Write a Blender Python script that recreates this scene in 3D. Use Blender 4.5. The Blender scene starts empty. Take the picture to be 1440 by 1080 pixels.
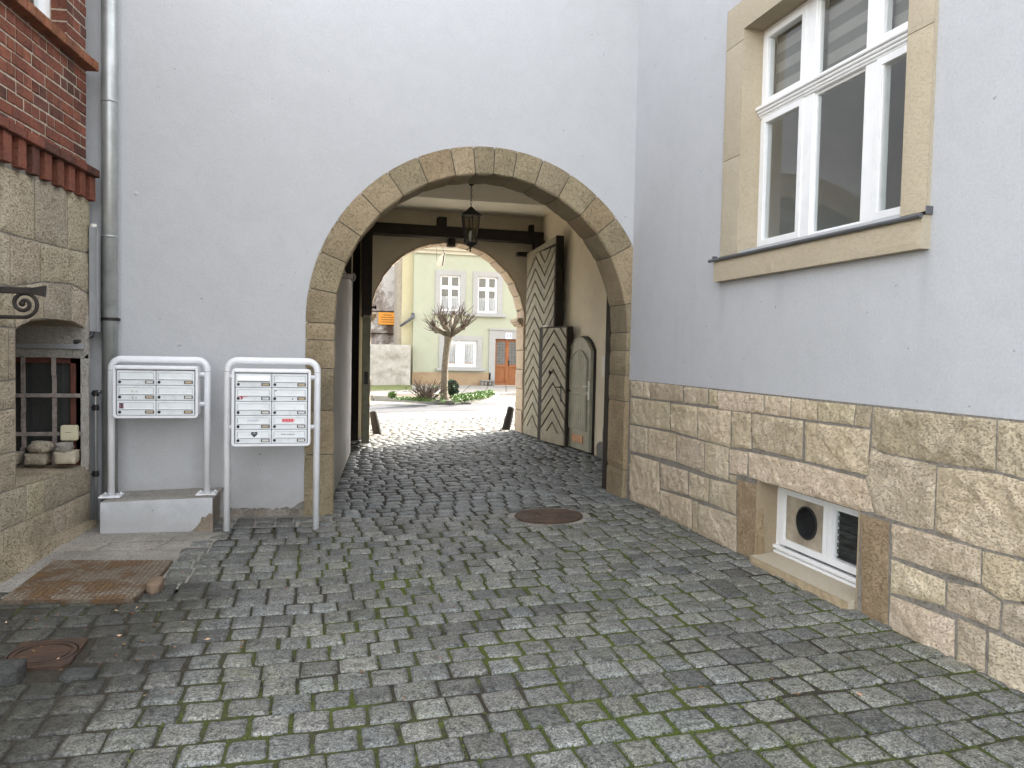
import bpy, math, random
import numpy as np
from mathutils import Vector, Matrix, noise, geometry
random.seed(11)
SC = bpy.context.scene
COL = SC.collection
PI = math.pi

# ------------------------------------------------------------------ camera model (measured from the place)
F = 1080.0
CAM = np.array([0.0, 0.0, 1.62])
def _rot(yaw, pitch, roll):
    cy, sy = math.cos(yaw), math.sin(yaw)
    f = np.array([sy*math.cos(pitch), cy*math.cos(pitch), -math.sin(pitch)])
    r = np.array([cy, -sy, 0.0]); d = np.cross(f, r)
    c, s = math.cos(roll), math.sin(roll)
    return np.array([c*r + s*d, -s*r + c*d, f])
RM = _rot(math.radians(14.432), math.radians(2.428), math.radians(-1.194))
def plane_pt(x, y, n, d):
    r = RM.T @ np.array([(x-720)/F, (y-540)/F, 1.0]); n = np.array(n, float)
    return CAM + r*((d - n@CAM)/(n@r))
def fy(x, y, Y): return plane_pt(x, y, (0, 1, 0), Y)
def fx(x, y, X): return plane_pt(x, y, (1, 0, 0), X)
def fz(x, y, Z): return plane_pt(x, y, (0, 0, 1), Z)
def sstep(a, b, x):
    t = min(1.0, max(0.0, (x-a)/(b-a))); return t*t*(3-2*t)
def gz(x, y):                       # height of the paved ground
    z = 0.03*min(max(x, 0.0), 4.2)
    if x < 0: z = -0.012*max(x, -3.0)
    if x < 0.6: z += 0.03*sstep(5.6, 7.3, y)*sstep(0.6, 0.0, x)*sstep(9.5, 7.6, y)
    return z
LA = 0.13                           # lean of the old left house against the depth axis
LN = math.hypot(1, LA)
L0 = np.array([-2.063, 5.87, 0.0])
LU = np.array([LA/LN, 1/LN, 0.0]); LNRM = np.array([1/LN, -LA/LN, 0.0])
def lw(x, y):                       # picture point -> (u, z) on the left house's wall
    p = plane_pt(x, y, LNRM, LNRM@L0); return (float((p-L0)@LU), float(p[2]))
def LP(u, z, h=0.0):                # (u, z, proud) -> world
    p = L0 + LU*u + LNRM*h; return (p[0], p[1], z)

# ------------------------------------------------------------------ mesh builder
ROOTM = {}
class MB:
    def __init__(s): s.v = []; s.f = []; s.t = []
    def add(s, vs, fs, tint=(1, 1, 1)):
        o = len(s.v); s.v.extend([tuple(map(float, p)) for p in vs])
        for f in fs: s.f.append(tuple(i+o for i in f)); s.t.append(tint)
    def box(s, x0, x1, y0, y1, z0, z1, tint=(1, 1, 1), fn=None):
        vs = [(x, y, z) for x in (x0, x1) for y in (y0, y1) for z in (z0, z1)]
        if fn: vs = [fn(*p) for p in vs]
        s.add(vs, [(0, 1, 3, 2), (4, 6, 7, 5), (0, 4, 5, 1), (2, 3, 7, 6), (0, 2, 6, 4), (1, 5, 7, 3)], tint)
    def bbox(s, x0, x1, y0, y1, z0, z1, b=.004, tint=(1, 1, 1), fn=None):     # chamfered box
        def ringxy(i, z): return [(x0+i, y0, z), (x1-i, y0, z), (x1, y0+i, z), (x1, y1-i, z), (x1-i, y1, z), (x0+i, y1, z), (x0, y1-i, z), (x0, y0+i, z)]
        def ring_in(z): return [(x0+b, y0+b, z), (x1-b, y0+b, z), (x1-b, y0+b, z), (x1-b, y1-b, z), (x1-b, y1-b, z), (x0+b, y1-b, z), (x0+b, y1-b, z), (x0+b, y0+b, z)]
        L = [ring_in(z0), ringxy(b, z0+b), ringxy(b, z1-b), ring_in(z1)]
        vs = [p for r in L for p in r]
        if fn: vs = [fn(*p) for p in vs]
        fs = []
        for k in range(3):
            for i in range(8):
                j = (i+1) % 8; fs.append((k*8+i, k*8+j, (k+1)*8+j, (k+1)*8+i))
        fs += [(0, 1, 3, 5), (24, 25, 27, 29)]
        s.add(vs, fs, tint)
    def quad(s, a, b, c, d, tint=(1, 1, 1)): s.add([a, b, c, d], [(0, 1, 2, 3)], tint)
    def tube(s, pts, r, n=8, tint=(1, 1, 1), caps=True):
        pts = [Vector(p) for p in pts]; N = len(pts)
        rs = r if isinstance(r, (list, tuple)) else [r]*N
        vs = []; prev = None
        for i, p in enumerate(pts):
            d = (pts[min(i+1, N-1)] - pts[max(i-1, 0)]).normalized()
            if prev is None:
                a = Vector((0, 0, 1)) if abs(d.z) < .9 else Vector((1, 0, 0))
                u = d.cross(a).normalized()
            else:
                u = (prev - d*prev.dot(d)).normalized()
            prev = u; w = d.cross(u)
            for k in range(n):
                t = 2*PI*k/n; vs.append(p + (u*math.cos(t) + w*math.sin(t))*rs[i])
        fs = []
        for i in range(N-1):
            for k in range(n):
                j = (k+1) % n; fs.append((i*n+k, i*n+j, (i+1)*n+j, (i+1)*n+k))
        if caps: fs += [tuple(range(n-1, -1, -1)), tuple((N-1)*n+k for k in range(n))]
        s.add(vs, fs, tint)
    def lathe(s, prof, c, n=20, tint=(1, 1, 1), ax=None):
        vs = []
        for r, z in prof:
            for k in range(n):
                t = 2*PI*k/n
                p = (r*math.cos(t), r*math.sin(t), z)
                if ax: p = ax(p)
                vs.append((c[0]+p[0], c[1]+p[1], c[2]+p[2]))
        N = len(prof); fs = []
        for i in range(N-1):
            for k in range(n):
                j = (k+1) % n; fs.append((i*n+k, i*n+j, (i+1)*n+j, (i+1)*n+k))
        fs += [tuple(range(n-1, -1, -1)), tuple((N-1)*n+k for k in range(n))]
        s.add(vs, fs, tint)
    def prism(s, poly, fn, h0, h1, tint=(1, 1, 1)):
        n = len(poly); vs = [fn(u, v, h0) for u, v in poly] + [fn(u, v, h1) for u, v in poly]
        fs = [tuple(range(n)), tuple(range(2*n-1, n-1, -1))]
        for i in range(n):
            j = (i+1) % n; fs.append((i, i+n, j+n, j))
        s.add(vs, fs, tint)
    def ring(s, outer, inner, fn, h0, h1, tint=(1, 1, 1)):
        n = len(outer); vs = []
        for P, h in ((outer, h0), (outer, h1), (inner, h1), (inner, h0)): vs += [fn(u, v, h) for u, v in P]
        fs = []
        for k in range(4):
            a, b = k*n, ((k+1) % 4)*n
            for i in range(n):
                j = (i+1) % n; fs.append((a+i, a+j, b+j, b+i))
        s.add(vs, fs, tint)
    def frame(s, u0, u1, v0, v1, w, fn, h0, h1, tint=(1, 1, 1)):
        o = [(u0, v0), (u1, v0), (u1, v1), (u0, v1)]; i = [(u0+w, v0+w), (u1-w, v0+w), (u1-w, v1-w), (u0+w, v1-w)]
        s.ring(o, i, fn, h0, h1, tint)
    def build(s, name, mat, parent=None, smooth=False, bevel=0, fix=True, label=None):
        m = bpy.data.meshes.new(name)
        v = s.v
        root = parent
        while root is not None and root.parent is not None: root = root.parent
        if root is not None and root.name in ROOTM:
            inv = ROOTM[root.name]; v = [tuple(inv @ Vector(p)) for p in v]
        m.from_pydata(v, [], s.f)
        at = m.attributes.new('tint', 'FLOAT_COLOR', 'CORNER')
        arr = np.ones((len(m.loops), 4), np.float32); k = 0
        cnt = np.array([len(f) for f in s.f]); tt = np.array([t[:3] for t in s.t], np.float32)
        if len(cnt): arr[:, :3] = np.repeat(tt, cnt, axis=0)
        at.data.foreach_set('color', arr.ravel())
        m.materials.append(mat)
        if fix:
            import bmesh
            bm = bmesh.new(); bm.from_mesh(m); bmesh.ops.remove_doubles(bm, verts=bm.verts, dist=2e-5); bmesh.ops.recalc_face_normals(bm, faces=bm.faces); bm.to_mesh(m); bm.free()
        if smooth:
            m.polygons.foreach_set('use_smooth', [True]*len(m.polygons))
        o = bpy.data.objects.new(name, m); COL.objects.link(o)
        if parent is not None: o.parent = parent
        if bevel:
            b = o.modifiers.new('bevel', 'BEVEL'); b.width = bevel; b.segments = 2; b.limit_method = 'ANGLE'; b.angle_limit = math.radians(40)
        if label: o['label'] = label
        return o
def thing(name, label, cat, loc=(0, 0, 0), rotz=0, group=None):
    o = bpy.data.objects.new(name, None); COL.objects.link(o)
    o.empty_display_size = .1
    o.location = loc; o.rotation_euler = (0, 0, rotz)
    ROOTM[o.name] = (Matrix.Translation(Vector(loc)) @ Matrix.Rotation(rotz, 4, 'Z')).inverted()
    o['label'] = label; o['category'] = cat
    if group: o['group'] = group
    return o
def tag(o, label, cat, group=None):
    o['label'] = label; o['category'] = cat
    if group: o['group'] = group
    return o
def struct(o, kind='structure'): o['kind'] = kind; return o
def recentre(o):                    # move a one-mesh thing's origin to its base
    c = [v.co for v in o.data.vertices]
    b = Vector(((min(p.x for p in c)+max(p.x for p in c))/2, (min(p.y for p in c)+max(p.y for p in c))/2, min(p.z for p in c)))
    o.data.transform(Matrix.Translation(-b)); o.location = b; return o
def jit(c, a): k = 1+random.uniform(-a, a); return (c[0]*k, c[1]*k*(1+random.uniform(-a, a)*.15), c[2]*k*(1+random.uniform(-a, a)*.3))

def _shrink(P, g):
    P = np.array(P, float); n = len(P)
    A = sum(P[i][0]*P[(i+1) % n][1]-P[(i+1) % n][0]*P[i][1] for i in range(n))
    if A < 0: P = P[::-1]
    Q = []
    for i in range(n):
        a = P[i]-P[i-1]; b = P[(i+1) % n]-P[i]
        a = a/np.linalg.norm(a); b = b/np.linalg.norm(b)
        na = np.array([-a[1], a[0]]); nb = np.array([-b[1], b[0]])
        m = na+nb; k = m@na
        Q.append(P[i] + m*(g/max(k, .35)))
    return np.array(Q)
def _dist(pts, B):
    a = B; b = np.roll(B, -1, 0); d = b-a; L = (d**2).sum(1)
    w = pts[:, None, :]-a[None]; t = np.clip((w*d[None]).sum(2)/np.maximum(L[None], 1e-12), 0, 1)
    return np.sqrt((((w - t[..., None]*d[None])**2).sum(2))).min(1)
def _inside(pts, B):
    x, y = pts[:, 0], pts[:, 1]; c = np.zeros(len(pts), bool)
    for i in range(len(B)):
        x1, y1 = B[i-1]; x2, y2 = B[i]
        m = ((y1 > y) != (y2 > y)); xi = (x2-x1)*(y-y1)/((y2-y1) if abs(y2-y1) > 1e-12 else 1e-12)+x1
        c ^= m & (x < xi)
    return c
def block(mb, poly, fn, rise=.02, rough=.008, cell=.03, tint=(1, 1, 1), gap=.006, edge=.02, skirt=.04, wob=.004, fr=9.0):
    """one rough dressed stone: outline poly in (u,v), surface bulging out along fn's third argument"""
    Q = _shrink(poly, gap); n = len(Q); B = []
    sd = random.uniform(0, 100)
    for i in range(n):
        a, b = Q[i], Q[(i+1) % n]; L = np.linalg.norm(b-a); k = max(1, int(round(L/cell)))
        for j in range(k):
            p = a+(b-a)*j/k
            w = wob*noise.noise(Vector((p[0]*14+sd, p[1]*14, sd)))*1.6
            e = (b-a)/max(L, 1e-9); p = p+np.array([-e[1], e[0]])*(abs(w) if j else wob*.8)
            B.append(p)
    B = np.array(B)
    lo, hi = B.min(0), B.max(0)
    gu = np.arange(lo[0]+cell*.5, hi[0], cell); gv = np.arange(lo[1]+cell*.5, hi[1], cell)
    pts = np.array([(u, v) for u in gu for v in gv]) if len(gu) and len(gv) else np.zeros((0, 2))
    if len(pts):
        pts = pts+np.random.RandomState(int(sd*1000)).uniform(-cell*.22, cell*.22, pts.shape)
        m = _inside(pts, B); pts = pts[m]
    if len(pts): pts = pts[_dist(pts, B) > cell*.5]
    allp = np.vstack([B, pts]) if len(pts) else B
    nb = len(B)
    r = geometry.delaunay_2d_cdt([Vector(p) for p in allp], [], [list(range(nb))], 1, 1e-6)
    vs2 = np.array([tuple(p) for p in r[0]])
    d = _dist(vs2, B); V = []
    for (u, v), q in zip(vs2, d):
        t = min(1.0, q/edge)
        h = rise*(1-(1-t)**2)
        h += rough*t*(1.2*noise.noise(Vector((u*fr, v*fr, sd)))+.9*noise.noise(Vector((u*fr*2.6, v*fr*3.4, sd+9)))+.55*noise.noise(Vector((u*fr*6, v*fr*8, sd+3))))
        V.append(fn(u, v, max(h, .0035*t)))
    mb.add(V, [tuple(f) for f in r[2]], tint)
    # skirt
    S = [fn(p[0], p[1], 0) for p in B] + [fn(p[0], p[1], -skirt) for p in B]
    mb.add(S, [(i, (i+1) % nb, nb+(i+1) % nb, nb+i) for i in range(nb)], tint)
def rrect(u0, u1, v0, v1, r, n=5):
    P = []
    for cx, cy, a0 in ((u1-r, v0+r, -90), (u1-r, v1-r, 0), (u0+r, v1-r, 90), (u0+r, v0+r, 180)):
        for k in range(n+1):
            a = math.radians(a0+90*k/n); P.append((cx+r*math.cos(a), cy+r*math.sin(a)))
    return P
def clip_v(P, v, keep_above):
    out = []
    for i in range(len(P)):
        a, b = P[i-1], P[i]; ia = (a[1] >= v) == keep_above or a[1] == v; ib = (b[1] >= v) == keep_above or b[1] == v
        if ia != ib:
            t = (v-a[1])/(b[1]-a[1]); out.append((a[0]+(b[0]-a[0])*t, v))
        if ib: out.append(b)
    return out
def text_into(mb, body, fn, u, v, size, h=.001, tint=(1, 1, 1), squeeze=1.0, align='CENTER'):
    c = bpy.data.curves.new('tmp_text', 'FONT'); c.body = body; c.size = size; c.align_x = align; c.align_y = 'CENTER'; c.fill_mode = 'FRONT'; c.resolution_u = 2
    o = bpy.data.objects.new('tmp_text', c); COL.objects.link(o)
    bpy.context.view_layer.update()
    e = o.evaluated_get(bpy.context.evaluated_depsgraph_get()); m = e.to_mesh()
    mb.add([fn(u+p.co.x*squeeze, v+p.co.y, h) for p in m.vertices], [tuple(q.vertices) for q in m.polygons], tint)
    e.to_mesh_clear(); bpy.data.objects.remove(o); bpy.data.curves.remove(c)

# ------------------------------------------------------------------ materials
class NT:
    def __init__(s, name):
        s.m = bpy.data.materials.new(name); s.m.use_nodes = True; s.t = s.m.node_tree
        s.b = s.t.nodes['Principled BSDF']; s.co = s.t.nodes.new('ShaderNodeTexCoord').outputs['Object']
    def n(s, typ, **kw):
        k = s.t.nodes.new(typ)
        for a, b in kw.items(): setattr(k, a, b)
        return k
    def link(s, a, b): s.t.links.new(a, b)
    def mapping(s, scale): 
        k = s.n('ShaderNodeMapping'); k.inputs['Scale'].default_value = scale; s.link(s.co, k.inputs['Vector']); return k.outputs[0]
    def noise(s, scale, detail=4, rough=.55, vec=None, dist=0):
        k = s.n('ShaderNodeTexNoise'); k.inputs['Scale'].default_value = scale; k.inputs['Detail'].default_value = detail; k.inputs['Roughness'].default_value = rough; k.inputs['Distortion'].default_value = dist
        s.link(vec or s.co, k.inputs['Vector']); return k.outputs['Fac']
    def vor(s, scale, feature='F1', vec=None):
        k = s.n('ShaderNodeTexVoronoi', feature=feature); k.inputs['Scale'].default_value = scale; s.link(vec or s.co, k.inputs['Vector']); return k.outputs['Distance']
    def ramp(s, fac, stops):
        k = s.n('ShaderNodeValToRGB'); e = k.color_ramp.elements
        while len(e) < len(stops): e.new(.5)
        for q, (p, c) in zip(e, stops): q.position = p; q.color = (c, c, c, 1) if isinstance(c, (int, float)) else (*c, 1)
        s.link(fac, k.inputs[0]); return k.outputs[0]
    def mix(s, a, b, fac, mode='MIX'):
        k = s.n('ShaderNodeMix', data_type='RGBA', blend_type=mode)
        for i, q in ((0, fac), (6, a), (7, b)):
            if isinstance(q, (int, float)): k.inputs[i].default_value = q if i == 0 else (q, q, q, 1)
            elif isinstance(q, tuple): k.inputs[i].default_value = (*q, 1)
            else: s.link(q, k.inputs[i])
        return k.outputs[2]
    def math(s, op, a, b=0.0):
        k = s.n('ShaderNodeMath', operation=op)
        for i, q in ((0, a), (1, b)):
            if isinstance(q, (int, float)): k.inputs[i].default_value = q
            else: s.link(q, k.inputs[i])
        return k.outputs[0]
    def xyz(s):
        k = s.n('ShaderNodeSeparateXYZ'); s.link(s.co, k.inputs[0]); return k.outputs
    def tint(s):
        k = s.n('ShaderNodeAttribute', attribute_name='tint'); return k.outputs['Color']
    def bump(s, h, strength=.4, dist=.005, prev=None):
        k = s.n('ShaderNodeBump'); k.inputs['Strength'].default_value = strength; k.inputs['Distance'].default_value = dist
        s.link(h, k.inputs['Height'])
        if prev is not None: s.link(prev, k.inputs['Normal'])
        return k.outputs[0]
    def out(s, col=None, rough=.8, bump=None, metal=0, spec=.5):
        if col is not None:
            if isinstance(col, tuple): s.b.inputs['Base Color'].default_value = (*col, 1)
            else: s.link(col, s.b.inputs['Base Color'])
        if isinstance(rough, (int, float)): s.b.inputs['Roughness'].default_value = rough
        else: s.link(rough, s.b.inputs['Roughness'])
        s.b.inputs['Metallic'].default_value = metal
        s.b.inputs['Specular IOR Level'].default_value = spec
        if bump is not None: s.link(bump, s.b.inputs['Normal'])
        return s.m
def simple(name, c1, c2=None, scale=6, rough=.7, bs=60, bstr=.25, bd=.003, metal=0, spec=.4, lo=.35, hi=.65, tint=False, grime=.0):
    q = NT(name); c2 = c2 or tuple(x*.75 for x in c1)
    c = q.ramp(q.noise(scale, 5, .6), [(lo, c1), (hi, c2)])
    if grime: c = q.mix(c, (.05, .045, .035), q.ramp(q.noise(scale*2.3, 6, .7), [(.5, 0.0), (.78, grime)]))
    if tint: c = q.mix(c, q.tint(), 1.0, 'MULTIPLY')
    b = q.bump(q.noise(bs, 4, .6), bstr, bd) if bstr else None
    return q.out(c, rough, b, metal, spec)
def m_plaster(name, base, dark, streak=.25, spots=.55, runs=()):
    q = NT(name); X = q.xyz()
    c = q.ramp(q.noise(1.3, 7, .66, dist=.5), [(.36, base), (.66, dark)])
    st = q.noise(1.0, 5, .65, q.mapping((6, 6, .3)))
    if streak: c = q.mix(c, tuple(x*.80 for x in dark), q.ramp(st, [(.54, 0.0), (.82, streak)]))
    c = q.mix(c, q.ramp(q.noise(60, 4, .75), [(.3, .90), (.7, 1.05)]), 1.0, 'MULTIPLY')
    c = q.mix(c, q.ramp(q.noise(5, 6, .7, dist=1.0), [(.30, .965), (.6, 1.01)]), 1.0, 'MULTIPLY')
    # splash dirt along the foot of the wall, broken up by noise
    zz = q.math('ADD', X[2], q.math('MULTIPLY', q.math('SUBTRACT', q.noise(4, 5, .7), .5), .55))
    c = q.mix(c, tuple(x*y for x, y in zip(dark, (.62, .58, .52))), q.ramp(zz, [(.12, .5), (.42, 0.0)]))
    for (yc, zt, zb_) in runs:            # rain has run down the wall from here
        wob = q.math('MULTIPLY', q.math('SUBTRACT', q.noise(5, 3, .6), .5), .10)
        d = q.math('ABSOLUTE', q.math('ADD', q.math('SUBTRACT', X[1], yc), wob))
        m_ = q.math('MULTIPLY', q.ramp(d, [(.0, 1.0), (.085, 0.0)]), q.ramp(q.math('MULTIPLY', q.math('SUBTRACT', X[2], zb_), 1.0/(zt-zb_)), [(.0, 0.0), (.9, 1.0), (1.0, 1.0)]))
        m_ = q.math('MULTIPLY', m_, q.math('LESS_THAN', X[2], zt))
        c = q.mix(c, tuple(x*.66 for x in dark), q.math('MULTIPLY', m_, q.ramp(st, [(.35, .12), (.7, .6)])))
    sp = q.ramp(q.noise(17, 2, .5), [(.735, 0.0), (.76, spots)])
    c = q.mix(c, (.16, .16, .16), sp)
    h = q.math('ADD', q.math('MULTIPLY', q.noise(110, 4, .7), .6), q.math('MULTIPLY', q.noise(3.5, 5, .55), 2.6))
    return q.out(c, .88, q.bump(h, .5, .007), 0, .25)
def m_stone(name, c1, c2, c3, pit=.6, bd=.012, scale=3.0, vein=(.28, .75), grn=.0, worn=None, ps=75, mott=.6):
    q = NT(name)
    c = q.ramp(q.noise(scale, 6, .65, dist=.4), [(vein[0], c1), (.52, c2), (vein[1], c3)])
    c = q.mix(c, q.ramp(q.noise(45, 4, .7), [(.3, .62), (.7, 1.12)]), mott, 'MULTIPLY')
    pits = q.ramp(q.noise(ps, 3, .7, q.mapping((1, .55, 1.15))), [(.36, 0.0), (.46, 1.0)])
    pm = q.math('MULTIPLY', q.math('SUBTRACT', 1.0, pits), pit)
    hp = q.math('MULTIPLY', pits, .8)
    if worn:
        wn_ = q.ramp(q.noise(3.4, 4, .6, dist=.6), [(.53, 0.0), (.57, 1.0)])
        c = q.mix(c, worn, q.math('MULTIPLY', wn_, .8)); pm = q.math('MULTIPLY', pm, q.math('SUBTRACT', 1.0, q.math('MULTIPLY', wn_, .85)))
    c = q.mix(c, q.mix(c, (.30, .26, .2), 1.0, 'MULTIPLY'), pm)
    if grn: c = q.mix(c, (.07, .065, .035), q.ramp(q.noise(2.1, 6, .7), [(.5, 0.0), (.75, grn)]))
    c = q.mix(c, q.tint(), 1.0, 'MULTIPLY')
    h = q.math('ADD', hp, q.math('MULTIPLY', q.noise(20, 8, .78), 1.5))
    h = q.math('ADD', h, q.math('MULTIPLY', q.noise(30, 4, .7, q.mapping((1, .5, 2.2)), 1.0), .7))
    return q.out(c, .9, q.bump(h, .9, bd), 0, .2)

PLASTER = m_plaster('lavender_grey_plaster', (.487, .488, .492), (.468, .469, .473), .05)
PLASTER2 = m_plaster('pale_grey_plaster', (.476, .481, .489), (.457, .462, .469), .20, .55, ((-1.0, 2.3, 1.5), (1.16, 2.3, 1.6), (.35, 2.22, 1.75)))
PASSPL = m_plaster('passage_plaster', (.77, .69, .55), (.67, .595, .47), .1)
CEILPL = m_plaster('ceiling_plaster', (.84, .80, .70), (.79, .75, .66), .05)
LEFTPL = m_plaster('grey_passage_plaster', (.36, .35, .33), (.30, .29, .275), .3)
PEDPL = m_plaster('pedestal_plaster', (.56, .57, .59), (.48, .49, .50), .5)
ARCH = m_stone('arch_sandstone', (.365, .30, .20), (.305, .25, .16), (.235, .19, .12), .35, .005, 2.5, grn=.25)
LIME = m_stone('plinth_limestone', (.88, .745, .56), (.79, .66, .48), (.66, .535, .375), .5, .022, 5.0, worn=(.63, .52, .36), ps=110, mott=.38)
LIMES = m_stone('smooth_limestone', (.475, .415, .315), (.455, .395, .295), (.425, .365, .27), .08, .002, 1.6, mott=.22)
ASH = m_stone('old_ashlar', (.58, .51, .395), (.50, .435, .325), (.36, .305, .22), .5, .016, 3.0, grn=.3)
MORTAR = m_stone('plinth_mortar', (.30, .272, .23), (.245, .222, .187), (.18, .162, .132), .3, .004, 9)
MORTARB = m_stone('brick_mortar', (.52, .46, .36), (.44, .39, .31), (.32, .28, .22), .3, .006, 9)
BRICK = m_stone('old_brick', (.245, .086, .052), (.19, .069, .044), (.12, .052, .038), .4, .006, 6)
CONC = m_stone('worn_concrete', (.41, .385, .34), (.345, .32, .28), (.25, .23, .195), .4, .006, 2.5, grn=.25)
WHITE = simple('white_powder_coat', (.80, .80, .81), (.74, .74, .75), 3, .35, 200, .05, .001, spec=.5, grime=.12)
FLAP = simple('mailbox_white', (.76, .78, .79), (.70, .72, .73), 4, .4, 120, .05, .001, spec=.5, grime=.22)
PVC = simple('white_window_plastic', (.82, .82, .81), (.77, .77, .76), 3, .35, 90, .05, .001, grime=.12)
ZINC = simple('weathered_zinc', (.47, .48, .465), (.35, .36, .345), 3.5, .42, 40, .15, .002, metal=.55, grime=.3)
LEADG = simple('grey_sill_metal', (.12, .125, .13), (.09, .09, .095), 6, .45, 60, .15, .002, metal=.3)
IRON = simple('black_iron', (.018, .017, .016), (.035, .026, .02), 14, .55, 60, .4, .003, metal=.3)
RUST = simple('rusty_iron', (.085, .048, .029), (.052, .034, .025), 7, .75, 70, .5, .003, metal=.2)
BARS = simple('flaking_bar_paint', (.30, .25, .22), (.17, .14, .12), 22, .75, 80, .5, .003)
DARKW = simple('dark_brown_timber', (.030, .022, .016), (.018, .013, .010), 9, .75, 50, .4, .004)
BACKW = simple('brown_gap_timber', (.075, .055, .035), (.045, .033, .022), 9, .75, 50, .4, .004)
CHEV = simple('cream_painted_boards', (.32, .29, .215), (.235, .21, .155), 7, .6, 60, .3, .002, grime=.3, tint=True)
OLIVE = simple('olive_painted_wood', (.20, .19, .125), (.14, .135, .09), 7, .55, 60, .3, .002, grime=.3)
DOORG = simple('grey_green_door_paint', (.33, .32, .24), (.25, .245, .18), 5, .5, 60, .2, .002, grime=.25)
COPPER = simple('copper_slot', (.45, .24, .13), (.35, .18, .1), 9, .4, 60, .1, .001, metal=.5)
CREAMP = simple('cream_plastic', (.58, .53, .37), (.52, .47, .32), 5, .5, 60, .05, .001, grime=.2)
WPLAS = simple('white_plastic', (.72, .70, .64), (.66, .64, .58), 5, .45, 60, .05, .001)
BLACKP = simple('black_plastic', (.02, .02, .02), (.03, .03, .03), 5, .4, 60, 0)
GREYP = simple('grey_plastic_duct', (.27, .275, .28), (.22, .22, .225), 5, .5, 60, .05, .001)
SIGNM = simple('sticker_paint', (.9, .9, .9), (.9, .9, .9), 5, .5, 60, 0, tint=True)
DAMP = m_stone('damp_sett', (.095, .095, .088), (.07, .07, .066), (.05, .05, .047), .3, .006, 6)
DARKROOM = simple('dark_interior', (.05, .05, .048), (.04, .04, .038), 2, .9, 10, 0)
CURTAIN = simple('white_curtain', (.50, .50, .52), (.38, .38, .41), 8, .9, 20, .2, .003)
BLIND = simple('grey_zebra_blind', (.23, .22, .20), (.20, .19, .17), 3, .9, 60, .1, .001, tint=True)
REDWOOD = simple('red_brown_frame', (.12, .035, .02), (.08, .025, .016), 10, .6, 60, .2, .002)
GREENW = m_plaster('pale_green_render', (.395, .405, .30), (.375, .385, .283), .1)
YELLW = m_plaster('pale_yellow_render', (.50, .455, .29), (.46, .41, .26), .2)
TRIMW = m_plaster('pale_trim_render', (.38, .37, .345), (.345, .335, .315), .1)
CREAMT = m_plaster('cream_cornice', (.50, .46, .34), (.46, .42, .31), .1)
ROUGHW = m_stone('rough_white_wall', (.72, .68, .60), (.62, .58, .50), (.42, .37, .31), .45, .03, 2.2)
OLDW = m_stone('derelict_wall', (.80, .77, .73), (.44, .38, .33), (.16, .105, .08), .6, .03, 1.0, vein=(.44, .60))
SANDP = m_stone('far_sandstone', (.44, .33, .20), (.39, .28, .17), (.33, .23, .14), .3, .01, 2.0)
FARARCH = m_stone('street_arch_stone', (.60, .51, .40), (.53, .44, .34), (.44, .36, .27), .3, .006, 3.0)
BROWND = simple('brown_varnished_wood', (.32, .115, .035), (.24, .08, .025), 6, .4, 40, .2, .002)
ORANGE = simple('orange_sign_metal', (.75, .33, .04), (.66, .27, .035), 4, .5, 60, .1, .001)
ROOFT = simple('roof_tiles', (.22, .08, .05), (.15, .06, .04), 12, .85, 30, .5, .02)
BARK = simple('pollard_bark', (.14, .115, .078), (.08, .065, .045), 12, .9, 30, .8, .02)
TWIG = simple('twig_bark', (.075, .052, .034), (.05, .034, .023), 12, .85, 30, .2, .002)
LEAFD = simple('evergreen_leaf', (.03, .055, .025), (.018, .035, .017), 9, .6, 30, 0)
LEAFG = simple('spring_green_leaf', (.10, .17, .03), (.06, .12, .025), 9, .6, 30, 0)
LEAFB = simple('dry_leaf', (.16, .05, .022), (.22, .12, .05), 30, .8, 30, 0)
MOSS = simple('joint_moss', (.075, .095, .02), (.04, .055, .012), 30, .95, 30, 0)
SOIL = simple('bed_soil', (.10, .075, .05), (.06, .045, .03), 6, .95, 40, .6, .02)
GRASS = simple('verge_grass', (.15, .16, .045), (.09, .11, .03), 5, .9, 40, .6, .02)
ASPHALT = simple('worn_asphalt', (.07, .07, .073), (.052, .052, .055), 1.5, .85, 120, .4, .004)
SLAB = m_stone('pavement_slab', (.34, .32, .28), (.30, .28, .245), (.25, .23, .2), .3, .004, 3.0)
KERB = m_stone('granite_kerb', (.30, .28, .25), (.25, .235, .21), (.18, .17, .15), .3, .006, 5.0)
GROUND = simple('bare_ground', (.16, .14, .11), (.12, .105, .085), 1.2, .95, 20, .5, .02)

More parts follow.
